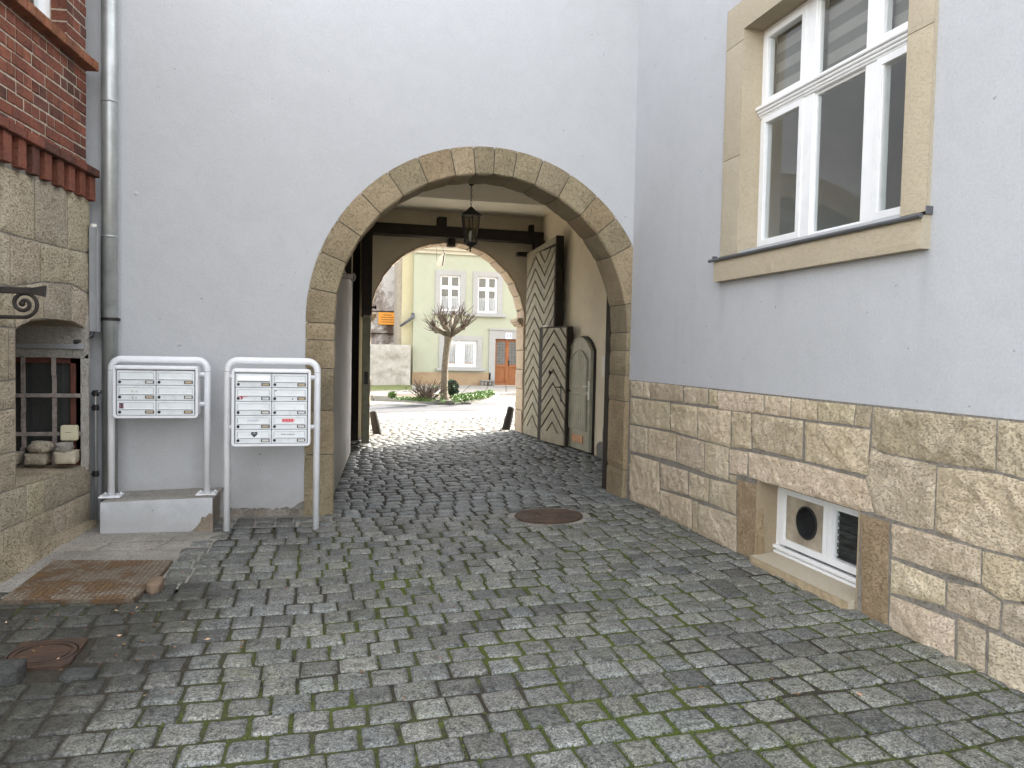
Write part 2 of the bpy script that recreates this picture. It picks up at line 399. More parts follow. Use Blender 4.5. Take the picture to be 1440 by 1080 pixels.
def m_cobble():
    q = NT('granite_setts'); X = q.xyz()
    c = q.ramp(q.noise(9, 5, .7), [(.3, (.185, .185, .168)), (.7, (.105, .107, .100))])
    c = q.mix(c, q.tint(), 1.0, 'MULTIPLY')
    sp = q.noise(95, 3, .8)
    c = q.mix(c, q.ramp(sp, [(.35, .10), (.48, .95), (.68, 2.3)]), .9, 'MULTIPLY')
    c = q.mix(c, q.ramp(q.noise(33, 4, .75), [(.38, .22), (.50, 1.0)]), .75, 'MULTIPLY')
    # wet, dirty patch that has run out over the setts beside the covers
    d = q.math('SUBTRACT', X[0], q.math('ADD', -1.62, q.math('MULTIPLY', X[1], .21)))
    d = q.math('ADD', d, q.math('MULTIPLY', q.math('SUBTRACT', q.noise(1.7, 6, .7), .5), 1.3))
    d = q.math('ADD', d, q.math('MULTIPLY', q.math('MAXIMUM', q.math('SUBTRACT', X[1], 5.3), 0.0), 1.2))
    wet = q.ramp(q.math('ADD', d, .5), [(.30, 1.0), (.68, 0.0)])
    c = q.mix(c, q.mix(c, (.36, .35, .32), 1.0, 'MULTIPLY'), wet)
    # green algae film in patches
    g = q.math('MULTIPLY', q.ramp(q.noise(1.7, 5, .65), [(.44, 0.0), (.72, 1.0)]), q.ramp(q.noise(14, 4, .7), [(.35, 0.0), (.7, 1.0)]))
    near = q.ramp(q.math('MULTIPLY', X[1], .1), [(.6, 1.0), (.76, 0.0)])
    g = q.math('MULTIPLY', g, near)
    c = q.mix(c, q.mix(c, (.98, 1.0, .66), 1.0, 'MULTIPLY'), g)
    h = q.math('ADD', q.math('MULTIPLY', q.noise(50, 4, .7), 1.0), q.math('MULTIPLY', q.noise(150, 2, .6), .5))
    r = q.ramp(q.noise(7, 4, .6), [(.3, .50), (.7, .72)])
    return q.out(c, r, q.bump(h, .7, .005), 0, .45)
COBBLE = m_cobble()
def m_joint():
    q = NT('joint_soil_and_moss'); X = q.xyz()
    c = q.ramp(q.noise(30, 4, .7), [(.3, (.034, .031, .025)), (.7, (.066, .057, .043))])
    g = q.ramp(q.math('ADD', q.noise(1.1, 5, .6), q.math('MULTIPLY', q.noise(11, 4, .6), .35)), [(.60, 0.0), (.74, 1.0)])
    near = q.ramp(q.math('MULTIPLY', X[1], .1), [(.60, 1.0), (.76, 0.0)])
    right = q.ramp(q.math('ADD', q.math('MULTIPLY', X[0], .2), .5), [(.30, .0), (.55, .95)])
    g = q.math('MULTIPLY', q.math('MULTIPLY', g, near), right)
    mo = q.ramp(q.noise(70, 3, .7), [(.3, (.045, .062, .012)), (.7, (.115, .14, .030))])
    c = q.mix(c, mo, g)
    return q.out(c, .95, q.bump(q.noise(90, 4, .7), .8, .01), 0, .15)
JOINT = m_joint()
def m_plate():
    q = NT('rusty_chequer_plate')
    c = q.ramp(q.noise(4, 6, .7, dist=.6), [(.30, (.22, .125, .05)), (.45, (.15, .092, .05)), (.56, (.22, .18, .135)), (.72, (.155, .11, .07))])
    c = q.mix(c, q.ramp(q.noise(45, 4, .7), [(.3, .55), (.7, 1.2)]), .8, 'MULTIPLY')
    c = q.mix(c, q.tint(), 1.0, 'MULTIPLY')
    return q.out(c, .7, q.bump(q.noise(90, 3, .6), .3, .002), .25, .4)
PLATE = m_plate()
def m_glass(name, tintc=(.9, .93, .92), ior=1.5, mult=2.2, add=.015):
    q = NT(name); t = q.t
    tr = q.n('ShaderNodeBsdfTransparent'); tr.inputs[0].default_value = (*tintc, 1)
    gl = q.n('ShaderNodeBsdfGlossy'); gl.inputs['Roughness'].default_value = .02; gl.inputs[0].default_value = (1, 1, 1, 1)
    ge = q.n('ShaderNodeNewGeometry'); dp = q.n('ShaderNodeVectorMath', operation='DOT_PRODUCT'); q.link(ge.outputs['Incoming'], dp.inputs[0]); q.link(ge.outputs['True Normal'], dp.inputs[1])
    fr = q.math('ADD', .04, q.math('MULTIPLY', .96, q.math('POWER', q.math('SUBTRACT', 1.0, q.math('ABSOLUTE', dp.outputs['Value'])), 5.0)))
    bp = q.bump(q.noise(2.2, 2, .5), .08, .01); q.link(bp, gl.inputs['Normal'])
    f = q.math('ADD', q.math('MULTIPLY', fr, mult), add)
    mx = q.n('ShaderNodeMixShader'); q.link(f, mx.inputs[0]); q.link(tr.outputs[0], mx.inputs[1]); q.link(gl.outputs[0], mx.inputs[2])
    t.links.new(mx.outputs[0], t.nodes['Material Output'].inputs[0]); return q.m
GLASS = m_glass('window_glass')
LGLASS = m_glass('lantern_glass', (.75, .75, .7))

# ------------------------------------------------------------------ camera, sky, sun
cd = bpy.data.cameras.new('camera'); cam = bpy.data.objects.new('camera', cd); COL.objects.link(cam); SC.camera = cam
cd.sensor_width = 36; cd.lens = F/1440*36; cd.clip_end = 600; cd.clip_start = .05
R3 = Matrix([RM[0], -RM[1], -RM[2]]).transposed()
cam.matrix_world = Matrix.Translation(Vector(CAM)) @ R3.to_4x4()
SUNEL, SUNAZ = math.radians(31), math.atan2(2.95, 1.90)      # azimuth clockwise from +Y
w = bpy.data.worlds.new('World'); SC.world = w; w.use_nodes = True
nt = w.node_tree; bg = nt.nodes['Background']
sky = nt.nodes.new('ShaderNodeTexSky'); sky.sky_type = 'NISHITA'; sky.sun_disc = False
sky.sun_elevation = SUNEL; sky.sun_rotation = SUNAZ; sky.dust_density = 3.0; sky.air_density = 1.0; sky.altitude = 200
hs = nt.nodes.new('ShaderNodeHueSaturation'); hs.inputs['Saturation'].default_value = .24; hs.inputs['Value'].default_value = 1.0
nt.links.new(sky.outputs[0], hs.inputs['Color']); nt.links.new(hs.outputs[0], bg.inputs[0]); bg.inputs[1].default_value = .15
sd = bpy.data.lights.new('sun', 'SUN'); sd.energy = 2.6; sd.angle = math.radians(.5); sd.color = (1, .93, .82)
so = bpy.data.objects.new('sun', sd); COL.objects.link(so)
dirv = Vector((math.sin(SUNAZ)*math.cos(SUNEL), math.cos(SUNAZ)*math.cos(SUNEL), math.sin(SUNEL)))
so.rotation_euler = dirv.to_track_quat('Z', 'Y').to_euler(); so.location = (10, 10, 20)
vs = SC.view_settings; vs.view_transform = 'Standard'; vs.look = 'None'; vs.exposure = 2.98; vs.gamma = 1.0
SC.cycles.use_denoising = True
SC.cycles.max_bounces = 10; SC.cycles.diffuse_bounces = 6; SC.cycles.transparent_max_bounces = 12
SC.cycles.sample_clamp_indirect = 8

# ================================================================== THE GROUND
def sheet(mb, x0, x1, y0, y1, nx, ny, zf, tint=(1, 1, 1)):
    vs = [(x0+(x1-x0)*i/nx, y0+(y1-y0)*j/ny) for j in range(ny+1) for i in range(nx+1)]
    mb.add([(x, y, zf(x, y)) for x, y in vs], [(j*(nx+1)+i, j*(nx+1)+i+1, (j+1)*(nx+1)+i+1, (j+1)*(nx+1)+i) for j in range(ny) for i in range(nx)], tint)
g = MB(); sheet(g, -150, 150, -120, 200, 2, 2, lambda x, y: -.22)
struct(g.build('ground', GROUND, fix=False))
LEFTEDGE = -0.98                                   # where the setts stop at the concrete apron
def x_left(y):
    if y < 5.42: return -3.3
    if y < 7.45: return LEFTEDGE + .05*math.sin(y*5)+(.14 if y > 6.6 else 0)
    if y < 12.1: return .19 + (y-7.95)*.0843
    if y < 14.35: return .0
    return -4.0
def x_right(y):
    if y < 7.5: return 3.22
    if y < 13.8: return 4.05
    return 4.3 if y < 14.35 else 9.0
j = MB()
def jz(x, y): return gz(x, y)-.0115+.006*noise.noise(Vector((x*3.1, y*3.1, 4)))-.06*sstep(-.80, -.9, x)*sstep(5.3, 5.45, y)-.03*sstep(6.95, 7.05, y)*sstep(.0, -.1, x)
sheet(j, -3.4, 3.3, -2.5, 7.5, 130, 190, jz); sheet(j, -.3, 4.3, 7.5, 14.3, 60, 90, jz); sheet(j, -.6, 9, 14.3, 17.2, 90, 26, jz)
struct(j.build('joint_soil', JOINT, fix=False, smooth=True))
HOLES = []                                         # places without setts: (kind, data)
MHC = (2.17, 6.93, .325)
SMC = tuple(fz(655, 603.5, .08)[:2])
SQ = [tuple(fz(*p, .03)[:2]) for p in ((26, 900), (128, 894), (96, 935), (-10, 939))]
PL = [tuple(fz(*p, .035)[:2]) for p in ((0, 846), (76, 790), (243, 788), (195, 842))]
def covered(x, y):
    if math.hypot(x-MHC[0], y-MHC[1]) < MHC[2]+.045 or math.hypot(x-SMC[0], y-SMC[1]) < .36: return True
    sx = [p[0] for p in SQ]; sy = [p[1] for p in SQ]
    if min(sx)-.05 < x < max(sx)+.05 and min(sy)-.08 < y < max(sy)+.05: return True
    return False
JP = []; c = MB(); y = -2.2; row = 0
while y < 17.0:
    dep = random.uniform(.180, .199)
    if 8 < y: dep = random.uniform(.155, .172)
    x = x_left(y+dep*.5) + random.uniform(-.07, .02); xr = x_right(y+dep*.5)
    x0row = x
    while x < xr-.04:
        wd = random.uniform(.155, .204)*(1.12 if random.random() < .07 else 1)
        if x+wd > xr: wd = max(.07, xr-x-.004)
        cx = x+wd/2; cy = y+dep/2 + .028*math.sin(cx*1.25+row*.05)+.014*noise.noise(Vector((cx*1.2, row*.12, 2)))
        gapx = random.uniform(.0035, .0085); gapy = random.uniform(.0055, .0095)
        x += wd
        if y < 1.2 and random.random() < .0: continue
        if covered(cx, cy): continue
        n = 6 if cy < 6.2 else (4 if cy < 10 else 3)
        hx, hy = wd/2-gapx, dep/2-gapy; sd = random.uniform(0, 99)
        ang = random.gauss(0, .018); ca, sa = math.cos(ang), math.sin(ang)
        tx, ty = random.gauss(0, .013), random.gauss(0, .013); dz = random.gauss(0, .0025)
        k = random.random()
        b = random.uniform(.86, 1.10) if k < .64 else (random.uniform(1.10, 1.34) if k < .84 else random.uniform(.60, .82))
        hue = random.uniform(-.022, .03)
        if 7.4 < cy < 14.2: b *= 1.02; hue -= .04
        elif cy >= 14.2: b *= 1.6; hue += .08  # sunlit street setts painted brighter, adding bounce light for the passage ceiling
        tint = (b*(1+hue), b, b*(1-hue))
        if cy < 7.2: JP.extend([(cx-hx-gapx, cy-hy*.9), (cx-hx-gapx, cy), (cx-hx-gapx, cy+hy*.9), (cx-hx*.5, cy-hy-gapy), (cx+hx*.3, cy-hy-gapy)])
        crn = [1+random.uniform(-.07, .04) for _ in range(4)]
        vs_ = []
        for q in range(n+1):
            for p in range(n+1):
                a = -1+2*p/n; e = -1+2*q/n
                f1 = (crn[0]*(1-a)*(1-e)+crn[1]*(1+a)*(1-e)+crn[2]*(1+a)*(1+e)+crn[3]*(1-a)*(1+e))/4
                if n > 3: a = math.copysign(abs(a)**.55, a) if abs(a) < 1 else a; e = math.copysign(abs(e)**.55, e) if abs(e) < 1 else e
                lx = a*hx*f1; ly = e*hy*f1
                if abs(a) == 1 and abs(e) == 1: lx *= .975; ly *= .975
                wx = noise.noise(Vector((lx*20+sd, ly*20, sd)))
                X = cx+lx*ca-ly*sa; Y = cy+lx*sa+ly*ca
                r = max(abs(a), abs(e))
                h = dz+tx*lx+ty*ly+.0045*wx-(.0075 if r == 1 else 0)-.0025*(r**4)
                vs_.append((X+.004*wx*(r == 1), Y+.004*wx*(r == 1), gz(X, Y)+h))
        fs_ = [(q*(n+1)+p, q*(n+1)+p+1, (q+1)*(n+1)+p+1, (q+1)*(n+1)+p) for q in range(n) for p in range(n)]
        bd = [p for p in range(n+1)]+[q*(n+1)+n for q in range(1, n+1)]+[n*(n+1)+p for p in range(n-1, -1, -1)]+[q*(n+1) for q in range(n-1, 0, -1)]
        o = len(vs_); vs_ += [(vs_[i][0], vs_[i][1], vs_[i][2]-.045) for i in bd]
        L = len(bd); fs_ += [(bd[i], o+i, o+(i+1) % L, bd[(i+1) % L]) for i in range(L)]
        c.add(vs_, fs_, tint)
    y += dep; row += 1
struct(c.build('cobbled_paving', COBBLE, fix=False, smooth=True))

random.seed(55); mt = MB()
for (x, y) in JP:
    m_ = noise.noise(Vector((x*.9, y*.9, 7)))+.5*noise.noise(Vector((x*2.7, y*2.7, 2)))+.28*sstep(-.6, 1.6, x)-.10
    if m_ < .12 or y < 1.8 or x < -2.3: continue
    for k in range(int(min(7, 2+m_*9))):
        px_, py_ = x+random.gauss(0, .007), y+random.gauss(0, .022); r_ = random.uniform(.003, .0075); z = gz(px_, py_)-.010
        n_ = 6; top = (px_, py_, z+r_*random.uniform(.8, 1.6)); rim = [(px_+r_*math.cos(6.28*i/n_)*random.uniform(.7, 1.2), py_+r_*math.sin(6.28*i/n_)*random.uniform(.7, 1.2), z-.001) for i in range(n_)]
        mt.add(rim+[top], [(i, (i+1) % n_, n_) for i in range(n_)])
struct(mt.build('joint_moss_tufts', MOSS, fix=False, smooth=True), 'stuff')
# concrete apron and its broken slabs on the left
a = MB()
def az(x, y): return gz(x, y)-.012+.006*noise.noise(Vector((x*2.2, y*2.2, 1)))
sheet(a, -3.0, LEFTEDGE-.0, 5.42, 7.6, 40, 44, az)
sheet(a, LEFTEDGE, -.78, 5.42, 7.1, 6, 20, az); sheet(a, LEFTEDGE, .2, 7.02, 7.55, 24, 10, lambda x, y: az(x, y)+.002)
struct(a.build('concrete_apron', CONC, fix=False, smooth=True))
sl = MB(); us = [-2.05, -1.62, -1.2, -.84]; 
def slab_fn(u, v, h): return (u, v, gz(u, v)-.008+h)
for poly in ([(-2.2, 6.42), (-1.62, 6.44), (-1.55, 6.66), (-2.2, 6.64)], [(-1.62, 6.44), (-1.2, 6.43), (-1.12, 6.66), (-1.55, 6.66)], [(-1.2, 6.43), (-.80, 6.46), (-.74, 6.72), (-1.12, 6.66)],
             [(-1.55, 6.66), (-1.12, 6.66), (-1.1, 6.86), (-1.52, 6.88)], [(-1.12, 6.66), (-.74, 6.72), (-.70, 6.92), (-1.1, 6.86)], [(-2.2, 6.0), (-1.98, 6.0), (-1.9, 6.42), (-2.2, 6.42)], [(-2.2, 5.5), (-2.02, 5.5), (-1.98, 6.0), (-2.2, 6.0)],
             [(-2.15, 5.36), (-1.5, 5.35), (-1.5, 5.44), (-2.15, 5.46)], [(-1.5, 5.35), (-1.0, 5.34), (-1.02, 5.43), (-1.5, 5.44)]):
    block(sl, poly, slab_fn, .010, .003, .05, jit((1, 1, 1), .14), .005, .015, .02)
struct(sl.build('apron_slabs', CONC, fix=False, smooth=True))

# the street beyond the gate
st = MB(); sheet(st, -40, 60, 17.15, 19.05, 40, 4, lambda x, y: gz(x, y)-.004)
q = NT('street_setts'); vv = q.mapping((5.2, 6.0, 1)); dcol = q.ramp(q.vor(1.0, 'DISTANCE_TO_EDGE', vv), [(.02, (.18, .16, .12)), (.10, (.33, .30, .24))])
struct(st.build('street_cobbles', q.out(q.mix(dcol, q.ramp(q.noise(9, 4, .7), [(.3, .7), (.7, 1.15)]), 1.0, 'MULTIPLY'), .8, q.bump(q.vor(1.0, 'DISTANCE_TO_EDGE', vv), .6, .03)), fix=False))
rd = MB(); sheet(rd, -40, 60, 19.0, 21.75, 40, 6, lambda x, y: gz(x, y)+.004)
struct(rd.build('road', ASPHALT, fix=False))
gt = MB(); sheet(gt, -40, 60, 21.75, 25.0, 40, 6, lambda x, y: gz(x, y)-.002)
struct(gt.build('gutter_setts', st and bpy.data.materials['street_setts'], fix=False))
for nm, y0, y1, zz, m in (('gutter_line', 21.70, 21.80, .010, SOIL),):
    l = MB(); sheet(l, -40, 60, y0, y1, 40, 1, lambda x, y: gz(x, y)+zz); struct(l.build(nm, m, fix=False))
ZS = .115
kp = [tuple(fz(px, py, ZS+.06)[:2]) for px, py in ((440, 554), (525, 557.5), (570, 560.5), (612, 564), (640, 565.5), (660, 563), (682, 558.5), (703, 554.5), (735, 553), (900, 549))]
kb = MB()
for i in range(len(kp)-1):
    (xa, ya), (xb, yb) = kp[i], kp[i+1]; L = math.hypot(xb-xa, yb-ya); k = max(1, int(L/.9)); nx, ny = -(yb-ya)/L, (xb-xa)/L
    for t in range(k):
        p = (xa+(xb-xa)*(t+.01)/k, ya+(yb-ya)*(t+.01)/k); r = (xa+(xb-xa)*(t+.99)/k, ya+(yb-ya)*(t+.99)/k)
        kb.prism([p, r, (r[0]+nx*.16, r[1]+ny*.16), (p[0]+nx*.16, p[1]+ny*.16)], lambda u, v, h: (u, v, ZS+h), -.15, .10, jit((1, 1, 1), .15))
struct(kb.build('kerb', KERB, bevel=.012))
sw = MB()
far = [(kp[-1][0]+.1, 31.6), (-20, 31.6), (-20, kp[0][1]+.1)]
sw.prism([(x, y+.15) for x, y in kp]+far, lambda u, v, h: (u, v, ZS+h), -.1, .06)
q = NT('sidewalk_slabs'); br = q.n('ShaderNodeTexBrick'); br.inputs['Scale'].default_value = 1.0; br.inputs['Brick Width'].default_value = .75; br.inputs['Row Height'].default_value = .75; br.inputs['Mortar Size'].default_value = .022; br.offset = .0
br.inputs['Color1'].default_value = (.31, .285, .24, 1); br.inputs['Color2'].default_value = (.265, .245, .21, 1); br.inputs['Mortar'].default_value = (.10, .085, .065, 1)
mp = q.n('ShaderNodeMapping'); mp.inputs['Rotation'].default_value = (0, 0, math.radians(14)); q.link(q.co, mp.inputs[0]); q.link(mp.outputs[0], br.inputs['Vector'])
struct(sw.build('sidewalk', q.out(q.mix(br.outputs['Color'], q.ramp(q.noise(3, 5, .7), [(.3, .8), (.7, 1.1)]), 1.0, 'MULTIPLY'), .85)))
sb = MB(); bp = [tuple(fz(px, py, ZS+.06)[:2]) for px, py in ((535, 557), (570, 560), (612, 563.2), (640, 564.6), (659, 562.3), (681, 557.8), (692, 554), (688, 551.5), (660, 553), (630, 555), (590, 554.5), (555, 554))]
sb.prism([(x, y+.16) for x, y in bp], lambda u, v, h: (u, v, ZS+h), 0, .075); struct(sb.build('flower_bed_soil', SOIL))
vg = MB(); vp = [tuple(fz(px, py, ZS+.065)[:2]) for px, py in ((500, 549.5), (579, 548), (579, 541), (500, 542.5))]
vg.prism(vp, lambda u, v, h: (u, v, ZS+h), 0, .068); struct(vg.build('verge', GRASS))

# ================================================================== GATEHOUSE
Y0 = 7.5; AC = (1.670, 1.875); RI = 1.484; RO = 1.742
FYi, FYo = 13.75, 14.27; FC = (2.344, 2.145); FR = 1.394
gate = thing('gatehouse', 'lavender grey plastered gatehouse pierced by the round stone arch of a carriage passage', 'building', (1.67, 7.5, 0))
def arch_wall(mb, x0, x1, ztop, C, R, y, zb=lambda x: -.2, n=48, skip=None):
    P = [(C[0]+R*math.cos(PI-PI*i/n), C[1]+R*math.sin(PI-PI*i/n)) for i in range(n+1)]
    for i in range(n):
        (a, za), (b, zb_) = P[i], P[i+1]
        mb.quad((a, y, za), (b, y, zb_), (b, y, ztop), (a, y, ztop))
    for xa, xb in ((x0, C[0]-R), (C[0]+R, x1)):
        k = max(1, int(abs(xb-xa)/.02)) if xb < C[0] and y < 8 else 1
        for i in range(k):
            p, r = xa+(xb-xa)*i/k, xa+(xb-xa)*(i+1)/k
            mb.quad((p, y, zb(p)), (r, y, zb(r)), (r, y, C[1]), (p, y, C[1])); mb.quad((p, y, C[1]), (r, y, C[1]), (r, y, ztop), (p, y, ztop))
def ragged(x):                      # plaster has fallen off along the foot of the wall
    if x < -.80: return -.1
    e = noise.noise(Vector((x*7, 0, 3)))*.05+noise.noise(Vector((x*31, 0, 5)))*.022
    base = .105 + (.05 if x > -.2 else 0)*sstep(-.2, -.1, x)
    return base+e
pw = MB(); arch_wall(pw, -6, 3.45, 7.6, AC, RO, Y0, ragged)
pw.quad((-6, Y0, 7.6), (3.45, Y0, 7.6), (3.45, Y0+.3, 7.6), (-6, Y0+.3, 7.6)); pw.quad((-6, Y0, -.2), (-6, Y0, 7.6), (-6, 14.25, 7.6), (-6, 14.25, -.2))
for (xx, zz, r_) in ((-1.55, 2.95, .02), (-1.05, 3.42, .008), (-.4, 3.9, .008), (-.75, 3.75, .009), (-.5, .52, .012)):
    pw.lathe([(r_, 0), (r_*.8, .004), (r_*.25, .005)], (xx, Y0, zz), 10, (.75, .74, .72), ax=lambda p: (p[0], -p[2], p[1]))
o = pw.build('plaster_wall', PLASTER, gate)
ms = MB()
for i in range(30):
    xa = -.88+i*.028; 
ms.quad((-1.2, Y0+.022, -.2), (.0, Y0+.022, -.2), (.0, Y0+.022, .4), (-1.2, Y0+.022, .4)); 
random.seed(5); xx = -.86
while xx < -.07:
    wdt = random.uniform(.07, .15); block(ms, [(xx, -.05), (xx+wdt, -.05), (xx+wdt, .11+random.uniform(-.03, .03)), (xx, .10+random.uniform(-.03, .03))], lambda u, v, h: (u, Y0+.012-h, v), .006, .006, .03, jit((.85, .80, .76), .2), .005, .02, .02); xx += wdt
ms.build('exposed_masonry', CONC, gate, fix=False, smooth=True)

def sweep_stones(mb, C, R, y0, prof, joints, gap, rough, cell, tintf, zbot, seed=0):
    """stones swept along jamb-arch-jamb; prof = list of (r_out, y) across the stone; joints = path positions"""
    A = PI*R
    def pos(s, r, y):
        if s < 0: return (C[0]-R-r, y, C[1]+s)
        if s > A: return (C[0]+R+r, y, C[1]-(s-A))
        t = PI-s/R; return (C[0]+(R+r)*math.cos(t), y, C[1]+(R+r)*math.sin(t))
    for i in range(len(joints)-1):
        s0, s1 = joints[i]+gap, joints[i+1]-gap
        if s1-s0 < .02: continue
        k = max(2, int((s1-s0)/cell)); sd = seed+i*7.7; vs_ = []; m = len(prof); off = random.uniform(-rough, rough)*.8
        for a in range(k+1):
            s = s0+(s1-s0)*a/k; e = min(a, k-a)
            for b, (r, y) in enumerate(prof):
                ee = 0.008 if e == 0 else 0
                nz = rough*(noise.noise(Vector((s*6+sd, r*6, y*6)))+.6*noise.noise(Vector((s*19, r*19+sd, y*19))))+off
                inner = b >= len(prof)//2-1
                # front faces push in y, soffit faces push in r
                if y <= y0+.001: vs_.append(pos(s, r+(ee*.5 if r < .02 else 0), y-nz*.5+ee*.6))
                else: vs_.append(pos(s, r+nz*.8+ee, y))
        mb.add(vs_, [(a*m+b, a*m+b+1, (a+1)*m+b+1, (a+1)*m+b) for a in range(k) for b in range(m-1)]+[tuple(range(m)), tuple(k*m+b for b in range(m))], tintf(i))
    return pos
ang = []
for zx, zy in ((105, 640), (148, 495), (215, 370), (305, 260), (412, 175), (530, 115), (662, 82), (755, 72), (840, 78), (930, 95), (1033, 130), (1140, 193), (1245, 275), (1325, 360), (1386, 470)):
    p = fy(400+zx/2.842, 180+zy/2.842, Y0); ang.append((PI-math.atan2(p[2]-AC[1], p[0]-AC[0]))*RI)
jl = [-2.1]+sorted([fy(451, yy, Y0)[2]-AC[1] for yy in (639, 577, 518, 478, 454)])
A_ = PI*RI
jr = sorted([A_+AC[1]-fx(868, yy, 3.16)[2] for yy in (430, 468, 493, 527, 563, 658)])+[A_+2.1]
prof = [(.272, Y0-.009), (.18, Y0-.010), (.09, Y0-.010), (.014, Y0-.008), (.0, Y0+.010), (.0, Y0+.15), (.0, Y0+.30), (.0, Y0+.45), (.05, Y0+.452)]
def vt(i):
    k = random.random(); b = random.uniform(.86, 1.1)
    if k < .25: return (b*1.12, b*1.08, b*1.06)
    if k < .4: return (b*1.08, b*1.0, b*.95)
    if k < .55: return (b*.93, b*.93, b*.95)
    return (b, b, b*.98)
random.seed(21)
av = MB(); sweep_stones(av, AC, RI, Y0, prof, jl+ang+jr, .0045, .0045, .05, vt, -.2, 3)
av.build('arch_surround', ARCH, gate, smooth=False)
am = MB(); sweep_stones(am, AC, RI+.004, Y0+.004, [(.268, Y0+.005), (.008, Y0+.006), (.008, Y0+.44)], [-2.1, 0, A_*.25, A_*.5, A_*.75, A_, A_+2.1], 0, 0, .1, lambda i: (.72, .70, .66), -.2)
am.build('arch_mortar', MORTAR, gate, smooth=True)
# passage: walls, low soffit behind the arch, high ceiling
XR = 4.02; ZC = 4.09; ZL = 3.50
wl = MB()
wl.quad((.55, 12.1, -.2), (-.25, 12.1, -.2), (-.25, 12.1, ZC), (.55, 12.1, ZC)); wl.quad((-.25, 12.1, -.2), (-.25, 13.75, -.2), (-.25, 13.75, ZC), (-.25, 12.1, ZC))
wl.quad((.15, 7.955, 2.62), (.55, 12.1, 2.62), (.20, 12.1, 2.66), (-.2, 7.955, 2.66))
wl.quad((XR, 7.9, -.2), (XR, 13.75, -.2), (XR, 13.75, ZC), (XR, 7.9, ZC))
wl.quad((XR, 7.94, -.2), (3.2, 7.94, -.2), (3.2, 7.94, ZC), (XR, 7.94, ZC))
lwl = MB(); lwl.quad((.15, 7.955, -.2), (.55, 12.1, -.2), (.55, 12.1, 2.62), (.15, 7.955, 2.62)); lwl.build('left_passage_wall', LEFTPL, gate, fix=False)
# back of the front wall above and beside the ring
n = 32; P = [(AC[0]+(RI+.04)*math.cos(PI-PI*i/n), AC[1]+(RI+.04)*math.sin(PI-PI*i/n)) for i in range(n+1)]
for i in range(n): wl.quad((P[i][0], 7.94, P[i][1]), (P[i+1][0], 7.94, P[i+1][1]), (P[i+1][0], 7.94, ZC+.2), (P[i][0], 7.94, ZC+.2))
wl.quad((-.3, 7.94, -.2), (P[0][0], 7.94, -.2), (P[0][0], 7.94, ZC), (-.3, 7.94, ZC))
wl.build('passage_wall', PASSPL, gate, fix=False)
ptc = MB()                              # bare patches where the passage plaster has come off
random.seed(3)
for (yc, zc, ry, rz) in ((10.15, .42, .16, .30), (9.9, .25, .28, .22), (10.35, .2, .2, .16)):
    pp = [(yc+ry*math.cos(t)*(1+.3*noise.noise(Vector((math.cos(t)*2, math.sin(t)*2, yc)))), zc+rz*math.sin(t)*(1+.3*noise.noise(Vector((math.cos(t)*2, math.sin(t)*2, zc+5))))) for t in [2*PI*i/24 for i in range(24)]]
    ptc.add([(XR-.003-.001*yc, u, v) for u, v in pp], [tuple(range(24))], (.9, .95, 1.02))
ptc.build('bare_patch', MORTAR, gate)
cl = MB(); cl.box(-.3, XR+.05, 7.94, 9.55, ZL, ZC+.3); cl.build('low_soffit', PASSPL, gate)
cl = MB(); cl.quad((-.3, 9.5, ZC), (XR+.1, 9.5, ZC), (XR+.1, 13.8, ZC), (-.3, 13.8, ZC)); cl.build('ceiling', CEILPL, gate)
tp = MB()  # dark boards added to blacken the wall above the left plaster
for i in range(22):
    ya = 8.0+i*.187; xa = .13+(ya-7.955)*.0965
    tp.box(xa-.07+random.uniform(-.006, .006), xa+.012, ya, ya+.18, 2.60, ZL if ya < 9.5 else ZC)
tp.build('dark_upper_boards', DARKW, gate)
bm_ = MB(); bm_.bbox(-.2, XR, 13.50, 13.73, 3.60, 3.80, .015); bm_.bbox(2.08, 2.24, 13.55, 13.74, 3.80, 3.97, .01); bm_.bbox(2.27, 2.40, 13.55, 13.74, 3.46, 3.60, .01); bm_.bbox(3.78, 3.86, 13.60, 13.74, 3.80, 3.94, .008)
bm_.build('timber_beam', DARKW, gate)
hg = MB(); hg.bbox(3.55, 3.98, 13.55, 13.70, 3.36, 3.43, .006); hg.box(3.86, 3.98, 13.3, 13.7, 3.38, 3.62); hg.build('hinge_iron', IRON, gate)
rb = MB()  # dark boards added as painted shade, so the recess renders black
for k in range(6): rb.box(-.24+k*.165, -.24+k*.165+.158, 13.60, 13.66, -.1, 3.5)
rb.build('recess_shade_boards', DARKW, gate)
pt = MB(); pt.bbox(3.17, 3.30, 7.97, 8.14, -.1, 2.62, .01); pt.build('timber_post', DARKW, gate)
bk = MB(); pb = fy(490, 388, 8.6)
bk.bbox(pb[0]-.06, pb[0]+.05, 8.55, 8.63, pb[2]-.035, pb[2]+.02, .006); bk.tube([(pb[0]+.05, 8.6, pb[2]+.03), (pb[0]+.075, 8.6, pb[2]), (pb[0]+.06, 8.6, pb[2]-.045), (pb[0]+.03, 8.6, pb[2]-.05)], .012, 6); bk.build('gate_hook', BARS, gate)
